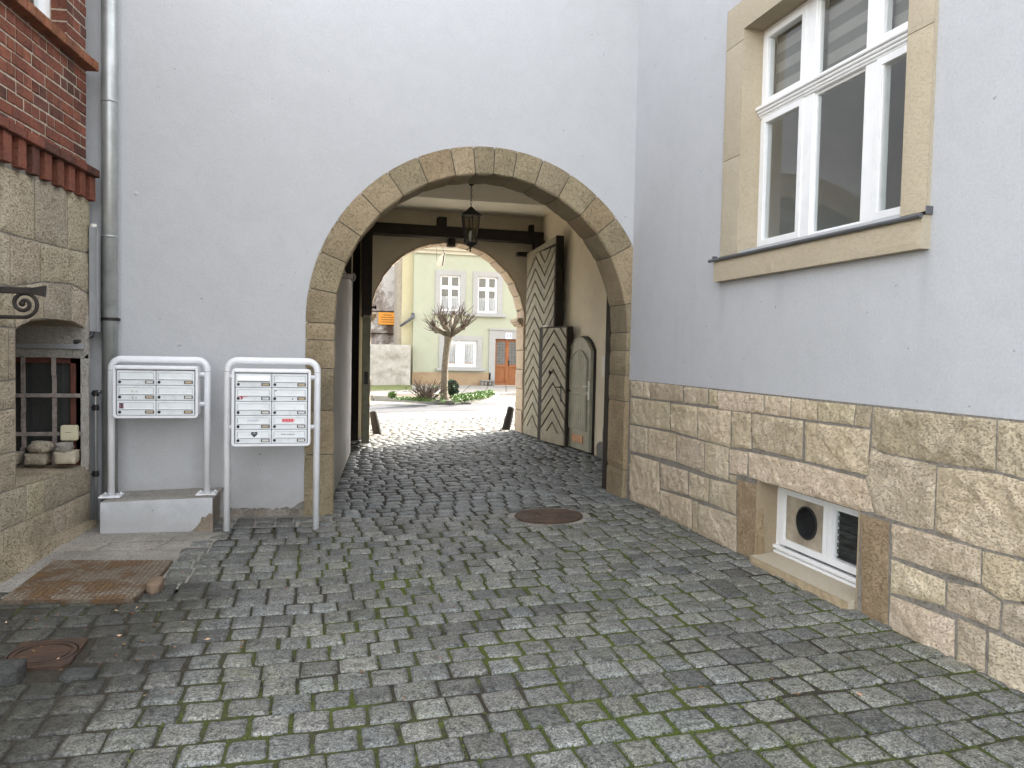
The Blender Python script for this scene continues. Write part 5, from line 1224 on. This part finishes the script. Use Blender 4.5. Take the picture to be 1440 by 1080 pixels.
m = MB(); m.prism([(0, 0), (W_, 0), (W_, HT+.09), (0, HT-.04)], lf_, -.10, .0); m.build('backing', DARKW, t)
m = MB(); chevron(m, [(.03, .48, 1), (.48, .95, -1), (.95, W_-.01, 1)],   .14, HT-.08, .215, .37, .042, lf_, .0, .022); m.prism([(.02, .0), (W_, 0), (W_, .15), (.02, .15)], lf_, .0, .026); m.prism([(.03, HT-.42), (.42, HT-.10), (.03, HT-.06)], lf_, .002, .024)
m.prism([(0, HT-.10), (W_, HT-.02), (W_, HT+.09), (0, HT-.04)], lf_, .0, .018); m.build('chevron_boards', CHEV, t, bevel=.003)
m = MB(); m.prism([(W_-.002, 0), (W_+.03, 0), (W_+.03, HT+.10), (W_-.002, HT+.10)], lf_, -.12, .012); m.build('edge_stile', DARKW, t)
WR = math.atan2(11.60-12.40, 3.865-3.735)
t = thing('wicket_door', 'low cream chevron wicket door with a knob and dark frame with painted gap shade in front of the tall gate leaf', 'door', (3.735, 12.40, .135), WR); ROOTM.pop(t.name)
W_, HT = .87, 1.88
m = MB(); m.prism([(-.17, 0), (W_+.0, 0), (W_+.0, HT+.025), (-.17, HT+.025)], lf_, -.085, .012); m.build('frame_and_gap_shade', DARKW, t, bevel=.006)  # dark frame, widened at one side to paint in the shadow gap
bkp = MB(); bkp.prism([(.015, .0), (W_-.015, .0), (W_-.015, HT), (.015, HT)], lf_, .012, .018); bkp.build('backing', BACKW, t)
m = MB(); chevron(m, [(.015, .43, 1), (.43, W_-.015, -1)], .17, HT, .215, .34, .044, lf_, .018, .036); m.prism([(.015, .0), (W_-.015, .0), (W_-.015, .18), (.015, .18)], lf_, .018, .04); m.build('chevron_boards', CHEV, t, bevel=.003)
m = MB(); m.lathe([(.012, 0), (.012, .03), (.03, .045), (.028, .06), (.0, .066)], (.40, -.036, 1.16), 12, ax=lambda p: (p[0], -p[2], p[1])); m.build('knob', IRON, t, smooth=True)
m = MB(); m.tube([(.72, -.036, .93), (.72, -.075, .93), (.60, -.08, .93)], .010, 8); m.bbox(.705, .735, -.042, -.034, .70, .98, .002); m.build('handle', IRON, t)
m = MB(); m.bbox(.03, .22, -.05, -.01, HT+.026, HT+.05, .004); m.build('top_strip', WPLAS, t)
AR = math.atan2(10.72-11.68, 4.0-3.955)
t = thing('arched_door', 'grey green arched panel door with letter slot standing against the passage wall', 'door', (3.93, 11.62, .14), AR); ROOTM.pop(t.name)
W_, HS, HR = .90, 1.50, .22
def archp(u0, u1, v0, vs, rise, n=14):
    c = (u0+u1)/2; hw = (u1-u0)/2; R = (hw*hw+rise*rise)/(2*rise); a0 = math.asin(hw/R)
    return [(u0, v0), (u1, v0)]+[(c+R*math.sin(a0-2*a0*i/n), vs+rise-R+R*math.cos(a0-2*a0*i/n)) for i in range(n+1)]
m = MB(); m.prism(archp(0, W_+.06, -.03, HS+.02, HR), lf_, -.07, -.03); m.build('edge_frame', DARKW, t)
m = MB(); m.prism(archp(.0, W_, 0, HS, HR), lf_, -.03, .012)
o_ = archp(.0, W_, 0, HS, HR); m.ring(o_, archp(.02, W_-.02, .02, HS-.01, HR-.01), lf_, .012, .02)
for a, b in ((.30, .86), (.94, None)):
    if b: m.frame(.09, W_-.12, a, b, .022, lf_, .012, .034)
    else: m.ring(archp(.09, W_-.12, .90, HS-.14, .17), archp(.112, W_-.142, .922, HS-.155, .16), lf_, .012, .034)
m.build('door_leaf', DOORG, t, bevel=.003)
m = MB()
for k in range(9): u = .118+k*.074; m.prism([(u, .325), (u+.062, .325), (u+.062, .835), (u, .835)], lf_, .010, .020); m.prism([(u, .925), (u+.062, .925), (u+.062, HS-.145+.155*(1-((k-4)/5.2)**2)), (u, HS-.145+.155*(1-((k-4)/5.2)**2))], lf_, .010, .020)
m.build('grooved_panel', DOORG, t, bevel=.004)
m = MB(); m.frame(.22, .66, .10, .22, .014, lf_, .012, .022, (.7, .7, .7)); m.prism([(.235, .115), (.645, .115), (.645, .205), (.235, .205)], lf_, .012, .018); m.build('letter_slot', COPPER, t)
m = MB(); m.prism(rrect(W_-.075, W_-.03, .78, 1.06, .01), lf_, .012, .022); m.tube([(W_-.05, -.02, .98), (W_-.05, -.06, .98), (W_-.16, -.065, .98)], .010, 8); m.build('handle', WPLAS, t)
LRR = math.atan2(12.42-13.66, .795-.855)
t = thing('gate_leaf', 'dark open gate leaf seen edge on at the left of the passage', 'gate', (.855, 13.66, .10), LRR); ROOTM.pop(t.name)
W_, HT = 1.26, 3.38
m = MB(); m.prism([(0, 2.06), (W_, 2.06), (W_, HT), (0, HT)], lf_, -.075, .075); m.build('upper_panel', DARKW, t)
m = MB(); m.prism([(0, 0), (W_-.01, 0), (W_-.01, 2.05), (0, 2.05)], lf_, -.055, .055); m.prism([(W_-.012, .0), (W_, .0), (W_, 2.05), (W_-.012, 2.05)], lf_, -.06, .06); m.build('lower_panel', OLIVE, t, bevel=.006)
m = MB(); m.lathe([(.014, 0), (.014, .04), (.034, .055), (.03, .075), (0, .08)], (W_-.12, .075, 2.18), 10, ax=lambda p: (p[0], p[2], p[1])); m.bbox(W_-.01, W_+.008, -.03, .03, .95, 1.15, .003); m.build('knob', IRON, t)
pbx = fx(849, 515, XR-.02); b0_, b1_ = fx(847, 501, XR-.03), fx(852, 530, XR-.03)
t = thing('switch_box', 'small cream switch panel on the passage wall beside the arch', 'switch', (XR, (b0_[1]+b1_[1])/2, b1_[2]))
m = MB(); m.bbox(XR-.035, XR, b1_[1], b0_[1], b1_[2], b0_[2], .005); m.build('case', WPLAS, t)
for k in range(3): zz = b1_[2]+(b0_[2]-b1_[2])*(k+.5)/3; s = MB(); s.bbox(XR-.042, XR-.034, b1_[1]+.03, b0_[1]-.03, zz-.035, zz+.035, .003); s.build('switch', WPLAS, t)
# guard stones and hanging sign outside
for sx, lab, q0, q1 in ((1, 'leaning dark guard post at the right foot of the street arch', (711, 606), (719, 574)), (-1, 'leaning dark guard post at the left foot of the street arch', (531, 611), (525, 580))):
    a, b = fy(*q0, 14.45), fy(*q1, 14.42)
    o = MB(); d = np.array(b)-np.array(a); pts = [tuple(np.array(a)-d*.15), tuple(a), tuple(np.array(a)+d*.5), tuple(b), tuple(np.array(b)+d*.06)]; o.tube(pts, [.088, .085, .08, .07, .05], 12); t = o.build('guard_post', simple('guard_post_iron' if sx > 0 else 'guard_post_iron_b', (.022, .019, .015), (.014, .012, .010), 8, .8, 30, .5, .006), None, smooth=True)
    tag(t, lab, 'guard post'); recentre(t)
YH = 15.0; hp = lambda x, y: tuple(fy(x, y, YH))
t = thing('hanging_sign', 'small white shield shaped sign hanging from wires outside the street arch', 'sign', hp(622, 376))
m = MB(); a = hp(613, 374); 
P = [hp(x, y) for x, y in ((613.5, 371), (617, 361), (624.5, 356), (622, 372), (615, 376))]; Q = [(x+.03, y+.02, z) for x, y, z in P]
m.add(P+Q, [(0, 1, 2, 3, 4), (9, 8, 7, 6, 5)]+[(i, 5+i, 5+(i+1) % 5, (i+1) % 5) for i in range(5)]); m.build('sign_board', WPLAS, t)
m = MB(); p1, p2 = hp(625, 355.5), hp(622.5, 373); m.tube([p1, p2], .012, 6); m.build('sign_edge', IRON, t)
m = MB(); m.tube([hp(614, 366), (hp(614, 340)[0], YH, 3.9)], .004, 5); m.tube([hp(624, 356), hp(622.5, 348), (hp(622.5, 340)[0], YH, 3.9)], .004, 5); m.tube([(hp(612, 340)[0], YH, 3.9), (hp(612, 340)[0], FYo, 3.9)], .012, 6); m.tube([(hp(614, 340)[0]-.02, YH, 3.9), (hp(624, 340)[0], YH, 3.9)], .012, 6); m.build('wire', IRON, t)

# ================================================================== ACROSS THE STREET
YG = 31.5
gf = lambda x, y: (float(fy(x, y, YG)[0]), float(fy(x, y, YG)[2]))
def z1c(p): return gf(520+p[0]/6.545, 340+p[1]/6.545)
def z2c(p): return gf(520+p[0]/6.545, 440+p[1]/6.545)
green = thing('green_house', 'pale green rendered house with white framed windows and a brown door across the street', 'building', (7, YG, .1))
GX0 = z1c((405, 500))[0]; GX1 = 16.0; GZ = z1c((410, 105))[1]
gfn = lambda u, v, h: (u, YG-h, v)
openings = []
def rect(zf, a, b): (u0, v1), (u1, v0) = zf(a), zf(b); return (u0, u1, v0, v1)
W1 = rect(z1c, (650, 303), (832, 640)); W2 = rect(z1c, (995, 318), (1175, 660)); W3 = rect(z2c, (682, 250), (985, 500)); DR = rect(z2c, (1155, 238), (1378, 668))
DR = (DR[0], DR[0]+1.12, DR[2], DR[3])
mw = MB()
us_ = sorted({GX0, GX1, *[x for r in (W1, W2, W3, DR) for x in r[:2]]})
for ua, ub in zip(us_[:-1], us_[1:]):
    mid = (ua+ub)/2; hs_ = sorted([(r[2], r[3]) for r in (W1, W2, W3, DR) if r[0] < mid < r[1]]); z = -.1
    for a, b in hs_: mw.quad(gfn(ua, z, 0), gfn(ub, z, 0), gfn(ub, a, 0), gfn(ua, a, 0)); z = b
    mw.quad(gfn(ua, z, 0), gfn(ub, z, 0), gfn(ub, GZ+.6, 0), gfn(ua, GZ+.6, 0))
mw.quad((GX0, YG, -.1), (GX0, YG+7, -.1), (GX0, YG+7, GZ+.6), (GX0, YG, GZ+.6))
mw.build('green_wall', GREENW, green, fix=False)
m = MB(); m.box(GX0-.05, GX1, YG-.10, YG, GZ+.02, GZ+.16); m.box(GX0-.08, GX1, YG-.18, YG, GZ+.162, GZ+.34); m.box(GX0-.14, GX1, YG-.32, YG, GZ+.342, GZ+.60); m.build('cornice', CREAMT, green)
m = MB(); m.add([(GX0-.3, YG-.45, GZ+.6), (GX1, YG-.45, GZ+.6), (GX1, YG+4, GZ+3.4), (GX0-.3, YG+4, GZ+3.4)], [(0, 1, 2, 3)]); m.build('roof', ROOFT, green)
pz1 = z2c((500, 545))[1]
m = MB(); m.box(GX0-.02, DR[0]-.18, YG-.05, YG, -.1, pz1); m.box(DR[1]+.18, GX1, YG-.05, YG, -.1, pz1); m.build('stone_base', SANDP, green)
def house_window(r, sill, two_row):
    u0, u1, v0, v1 = r
    m = MB(); m.ring([(u0-.20, v0-.05), (u1+.20, v0-.05), (u1+.20, v1+.2), (u0-.2, v1+.2)], [(u0, v0), (u1, v0), (u1, v1), (u0, v1)], gfn, -.14, .035)
    o = m.build('window', TRIMW, green)
    m = MB(); m.bbox(u0-.32, u1+.32, YG-.16, YG-.0, v0-.16, v0-.055, .01); m.build('sill', TRIMW, o)
    f = MB(); g_ = lambda u, v, h: gfn(u, v, h-.10); c = (u0+u1)/2
    f.frame(u0, u1, v0, v1, .05, g_, -.04, .0)
    if two_row:
        vt_ = v0+(v1-v0)*.66; f.bbox(u0+.05, u1-.05, YG+.07, YG+.13, vt_-.05, vt_+.05, .01); f.bbox(c-.04, c+.04, YG+.08, YG+.13, v0+.05, v1-.05, .01)
        for a, b in ((u0+.045, c-.035), (c+.035, u1-.045)): f.frame(a, b, v0+.045, vt_-.045, .03, g_, -.03, .012); f.frame(a, b, vt_+.045, v1-.045, .03, g_, -.03, .012)
    else:
        f.bbox(c-.14, c+.14, YG+.07, YG+.13, v0+.04, v1-.04, .01)
        for a, b in ((u0+.07, c-.13), (c+.13, u1-.07)): f.frame(a, b, v0+.07, v1-.07, .06, g_, -.03, .012)
    f.build('frame', PVC, o)
    p = MB(); p.quad(gfn(u0, v0, -.125), gfn(u1, v0, -.125), gfn(u1, v1, -.125), gfn(u0, v1, -.125)); p.build('pane', GLASS, o)
    cu = MB(); n = 40; top_ = v0+(v1-v0)*(.42 if two_row else .95)
    for i in range(n):
        a, b = u0+(u1-u0)*i/n, u0+(u1-u0)*(i+1)/n; w0, w1 = .03*math.sin(i*1.9), .03*math.sin((i+1)*1.9)
        cu.quad(gfn(a, v0, -.22+w0), gfn(b, v0, -.22+w1), gfn(b, top_, -.22+w1), gfn(a, top_, -.22+w0))
    cu.build('curtain', CURTAIN, o, fix=False)
    if not two_row:
        e = MB()
        for i in range(16): a = u0+.12+(u1-u0-.24)*i/16; e.bbox(a, a+.05, YG+.15, YG+.18, v0+.07, v0+.16+.05*random.random(), .01)
        e.build('sill_ornaments', simple('terracotta', (.45, .22, .12), (.3, .15, .09), 7, .8, 9, 0), o)
    d = MB(); d.quad(gfn(u0, v0, -.5), gfn(u1, v0, -.5), gfn(u1, v1, -.5), gfn(u0, v1, -.5)); d.build('dark_room', DARKROOM, o)
house_window(W1, 1, True); house_window(W2, 1, True); house_window(W3, 1, False)
u0, u1, v0, v1 = DR
m = MB(); m.ring([(u0-.26, -.1), (u1+.26, -.1), (u1+.26, v1+.36), (u0-.26, v1+.36)], [(u0, -.1), (u1, -.1), (u1, v1), (u0, v1)], gfn, -.2, .05)
m.box(u0-.30, u1+.30, YG-.09, YG, v1+.36, v1+.42); dsur = m.build('door_surround', TRIMW, green)
m = MB(); dfn = lambda u, v, h: gfn(u, v, h-.16); m.prism([(u0, v0), (u1, v0), (u1, v1), (u0, v1)], dfn, -.04, 0); c = (u0+u1)/2
for a, b in ((u0+.02, c-.01), (c+.01, u1-.02)):
    m.frame(a, b, v0+.02, v1-.03, .07, dfn, 0, .025); m.frame(a+.08, b-.08, v0+.14, v0+.72, .02, dfn, 0, .02); m.bbox(a+.05, b-.05, YG+.13, YG+.16, v0+.76, v0+.86, .005)
m.bbox(c-.035, c+.035, YG+.115, YG+.16, v0, v1, .008); door = m.build('door', BROWND, green, bevel=.004)
m = MB()
for a, b in ((u0+.11, c-.09), (c+.09, u1-.11)): m.quad(dfn(a, v0+.88, .006), dfn(b, v0+.88, .006), dfn(b, v1-.12, .006), dfn(a, v1-.12, .006))
m.build('door_glass', simple('door_pane_grey', (.17, .165, .15), (.12, .115, .105), 6, .15, 30, .1, .002), door)
m = MB()
for a, b in ((u0+.11, c-.09), (c+.09, u1-.11)):
    for k in range(1, 8): z = v0+.88+(v1-1.0-v0)*k/8; m.box(a, b, YG+.150, YG+.155, z-.006, z+.006)
    for k in range(1, 3): x = a+(b-a)*k/3; m.box(x-.005, x+.005, YG+.149, YG+.155, v0+.88, v1-.12)
m.build('door_grille', IRON, door)
m = MB(); m.bbox(c+.06, c+.09, YG+.08, YG+.14, v0+.82, v0+1.06, .004); m.build('handle', IRON, door)
m = MB(); nu_, nv_ = z2c((1277, 212)); m.prism(rrect(nu_-.14, nu_+.14, nv_-.13, nv_+.13, .02), gfn, .05, .058, (.75, .76, .80)); text_into(m, '13', gfn, nu_, nv_, .24, .060, (.03, .04, .12)); m.build('number_plate', SIGNM, green, fix=False)
# bench-like iron foot scraper / low window at the base
(a0, b1), (a1, b0) = z2c((1008, 615)), z2c((1132, 678))
t = thing('stone_bench', 'low grey bench with two pale pots standing beside the brown door', 'bench', ((a0+a1)/2, YG-.35, ZS+.06))
m = MB(); m.bbox(a0, a1, YG-.42, YG-.12, b1-.07, b1, .02); m.build('bench_top', KERB, t)
for x in (a0+.02, a1-.10): m = MB(); m.bbox(x, x+.08, YG-.40, YG-.14, ZS+.05, b1-.07, .01); m.build('bench_leg', KERB, t)
for x in ((a0+a1)/2-.1, (a0+a1)/2+.12): o = MB(); o.lathe([(.06, 0), (.085, .08), (.09, .16), (.075, .17)], (x, YG-.28, ZS+.06), 12); o = o.build('flower_pot', TRIMW, None, smooth=True); tag(o, 'left pale pot under the low grey bench' if x < (a0+a1)/2 else 'right pale pot under the low grey bench', 'pot', 'pots under the bench'); recentre(o)
# yellow house corner, derelict house, low rough wall
YX0, YX1 = z1c((308, 500))[0]-.02, GX0-.004
t = thing('yellow_house', 'narrow pale yellow house front squeezed beside the green house', 'building', ((YX0+YX1)/2, YG+.3, 0))
m = MB(); m.box(YX0, YX1, YG+.25, YG+6, -.1, 7.0); m.build('yellow_wall', YELLW, t)
m = MB(); m.box(YX0-.15, YX0-.001, YG+.45, YG+6, -.1, 7.0); m.build('bare_brick_strip', MORTARB, t)
YD = 33.5; df = lambda x, y: fy(x, y, YD)
t = thing('derelict_house', 'weathered grey and white derelict house behind the low rough wall', 'building', (2.4, YD, 0))
m = MB(); xr_ = float(df(561, 450)[0]); block(m, [(-9, -.1), (xr_, -.1), (xr_, 8), (-9, 8)], lambda u, v, h: (u, YD-h, v), .02, .05, .25, (1, 1, 1), 0, .1, .2); m.build('patchy_wall', OLDW, t, fix=False, smooth=True)
m = MB(); m.tube([(xr_, YD-.08, 1.0), (xr_, YD-.08, 8)], .06, 8)
for py in (438, 469): z = float(df(540, py)[2]); m.box(.2, xr_, YD-.06, YD-.02, z-.02, z+.02)
m.build('drain_pipe', DARKW, t)
YLW = 31.0; wf_ = lambda x, y: fy(x, y, YLW)
x0, x1 = -8.0, float(wf_(577.5, 500)[0]); zt_ = float(wf_(550, 484.5)[2])
m = MB(); random.seed(14); block(m, [(x0, -.1), (x1, -.1), (x1, zt_), (x0, zt_)], lambda u, v, h: (u, YLW-h, v), .03, .06, .12, (1, 1, 1), 0, .08, .1)
m.quad((x0, YLW, zt_), (x1, YLW, zt_), (x1, YLW+.4, zt_), (x0, YLW+.4, zt_)); m.quad((x1, YLW, -.1), (x1, YLW+.4, -.1), (x1, YLW+.4, zt_), (x1, YLW, zt_))
o = m.build('low_wall', ROUGHW, None, fix=False, smooth=True); tag(o, 'low rough whitewashed stone wall left of the green house', 'wall'); recentre(o)
sx0, sz1 = df(532, 439)[0], df(532, 439)[2]; sx1, sz0 = df(556, 457)[0], df(556, 457)[2]
t = thing('orange_sign', 'orange lettered sign on the derelict grey house wall', 'sign', ((sx0+sx1)/2, YD-.1, sz0))
m = MB(); m.bbox(sx0, sx1, YD-.13, YD-.10, sz0, sz1, .006); m.build('sign_plate', ORANGE, t)
m = MB(); random.seed(19)
for k, (ua, ub) in enumerate(((.3, .72), (.16, .86), (.18, .84), (.12, .9))):
    z = sz1-(sz1-sz0)*(.22+.19*k); u = ua
    while u < ub: wd = random.uniform(.03, .07); m.box(sx0+(sx1-sx0)*u, sx0+(sx1-sx0)*(u+wd), YD-.134, YD-.130, z-.02, z+.018, (.20, .07, .02)); u += wd+.02
m.build('lettering', SIGNM, t)
pA, pB = fy(563, 458.5, YG+.1), fy(581, 446, YG-.1)
o = MB(); o.tube([tuple(pA), tuple(pA*.3+pB*.7), tuple(pB), (pB[0], pB[1]+.1, pB[2]+.15)], [.05, .06, .08, .07], 8); o = o.build('gutter_spout', LEADG, None, smooth=True); tag(o, 'slanting grey gutter spout across the yellow house front', 'gutter'); recentre(o)

# ---- pollarded tree
random.seed(41); YT = float(fz(628, 562, ZS+.1)[1]); tb = fz(628, 562, ZS+.1); tf = lambda x, y, dy=0: Vector(tuple(fy(x, y, YT+dy)))
t = thing('pollarded_tree', 'bare pollarded street tree with a knuckled head of short twigs', 'tree', tuple(tb))
m = MB(); path = [tf(624.5, 566), tf(624.8, 558), tf(624.6, 545), tf(625.4, 520), tf(627, 500), tf(628.8, 485), tf(630.5, 474), tf(632, 468)]
m.tube(path, [.15, .115, .102, .096, .092, .09, .115, .11], 12)
tips = []
hc = tf(632, 472)
for a, b, dy in (((618, 464), (612, 460), -.1), ((646, 462), (656, 455), .1), ((624, 458), (618, 446), .15), ((640, 456), (648, 444), -.15), ((634, 455), (636, 446), .2), ((628, 460), (627, 452), -.25), ((643, 466), (652, 461), -.3), ((620, 467), (613, 466), .3), ((636, 462), (642, 452), .4), ((630, 462), (622, 455), -.4)):
    p1 = tf(*a, dy); p2 = tf(*b, dy*1.6); m.tube([hc, p1, p2], [.085, .06, .045], 7); m.lathe([(.03, -.06), (.055, -.03), (.062, .03), (.03, .07)], tuple(p2), 8); tips.append(p2); tips.append(p1.lerp(p2, .6))
m.build('trunk', BARK, t, smooth=True)
m = MB()
for i in range(230):
    p = random.choice(tips); d = (p-hc); d = d.normalized()+Vector((random.gauss(0, .55), random.gauss(0, .55), random.uniform(.0, 1.1))); d.normalize(); L = random.uniform(.18, .52)
    q1 = p+d*L*.5; d2 = (d+Vector((random.gauss(0, .15), random.gauss(0, .15), .25))).normalized(); q2 = q1+d2*L*.5; m.tube([p, q1, q2], [.012, .008, .004], 4)
    if random.random() < .35: m.tube([q1, q1+(d2+Vector((random.gauss(0, .5), random.gauss(0, .4), .1))).normalized()*L*.35], [.008, .004], 4)
m.build('twigs', TWIG, t, fix=False)
# ---- bed planting
def leafball(mb, c, r, n, ls, sq=1.0, flat=False):
    for i in range(n):
        d = Vector((random.gauss(0, 1), random.gauss(0, 1), random.gauss(0, 1))).normalized()*(random.random()**.4); 
        p = Vector(c)+Vector((d.x*r[0], d.y*r[1], d.z*r[2])); u = Vector((random.gauss(0, 1), random.gauss(0, 1), random.gauss(0, .7))).normalized(); w_ = u.cross(Vector((random.gauss(0, 1), random.gauss(0, 1), random.gauss(0, 1)))).normalized(); s = ls*random.uniform(.6, 1.3)
        mb.add([p-u*s, p+w_*s*.45, p+u*s, p-w_*s*.45], [(0, 1, 2, 3)])
bd_ = lambda x, y, dy=0: fz(x, y, ZS+.14)+np.array([0, dy, 0])
c0 = bd_(634.0, 556); t = thing('evergreen_bush', 'round dark evergreen bush behind the tree trunk', 'bush', tuple(c0))
m = MB(); h_ = 1.0; cz = float(fy(636, 544, c0[1])[2]); leafball(m, (c0[0]+.02, c0[1], cz), (.22, .22, .22), 1300, .04); leafball(m, (c0[0]+.08, c0[1]+.05, cz-.15), (.18, .18, .15), 500, .04); m.build('foliage', LEAFD, t, fix=False)
m = MB(); m.tube([tuple(c0-np.array([0, 0, .1])), (c0[0], c0[1], cz)], .03, 6); m.build('stem', BARK, t)
c0 = bd_(601, 562, .1); t = thing('bare_shrub', 'leafless spreading shrub in the bed left of the tree', 'shrub', tuple(c0))
m = MB()
for i in range(60):
    a = random.uniform(0, 2*PI); b = Vector(tuple(c0))+Vector((random.gauss(0, .12), random.gauss(0, .08), 0)); d = Vector((math.cos(a)*.8, math.sin(a)*.5, random.uniform(.35, 1.1))).normalized(); L = random.uniform(.35, .75); q1 = b+d*L*.5; q2 = q1+(d+Vector((random.gauss(0, .25), 0, .15))).normalized()*L*.5
    m.tube([b, q1, q2], [.014, .009, .004], 4)
    for k in range(2): m.tube([q1, q1+(d+Vector((random.gauss(0, .6), random.gauss(0, .5), .3))).normalized()*L*.4], [.007, .003], 4)
m.build('branches', TWIG, t, fix=False)
m = MB()
for i in range(40): p = Vector(tuple(c0))+Vector((random.gauss(0, .35), random.gauss(0, .2), random.uniform(.05, .4))); leafball(m, tuple(p), (.03, .03, .03), 3, .03)
m.build('leaves', LEAFG, t, fix=False)
gc = MB()
for i in range(60):
    s = random.random(); x, y = 640+s*50, 562.5-s*8+random.uniform(-2.5, .5)
    p = bd_(x, y); leafball(gc, (p[0], p[1], ZS+.16), (.16, .16, .10), 90, .035)
for i in range(26):
    s = random.random(); x, y = 560+s*62, 560+s*3.2+random.uniform(-2, .5); p = bd_(x, y); leafball(gc, (p[0], p[1], ZS+.14), (.14, .12, .06), 45, .03)
struct(gc.build('ground_cover_plants', LEAFG, fix=False), 'stuff')
c0 = bd_(551.5, 558); t = thing('small_green_plant', 'small leafy green plant at the left end of the flower bed', 'plant', tuple(c0)); m = MB(); leafball(m, (c0[0], c0[1], ZS+.2), (.13, .12, .10), 260, .04); m.build('leaves', LEAFG, t, fix=False)
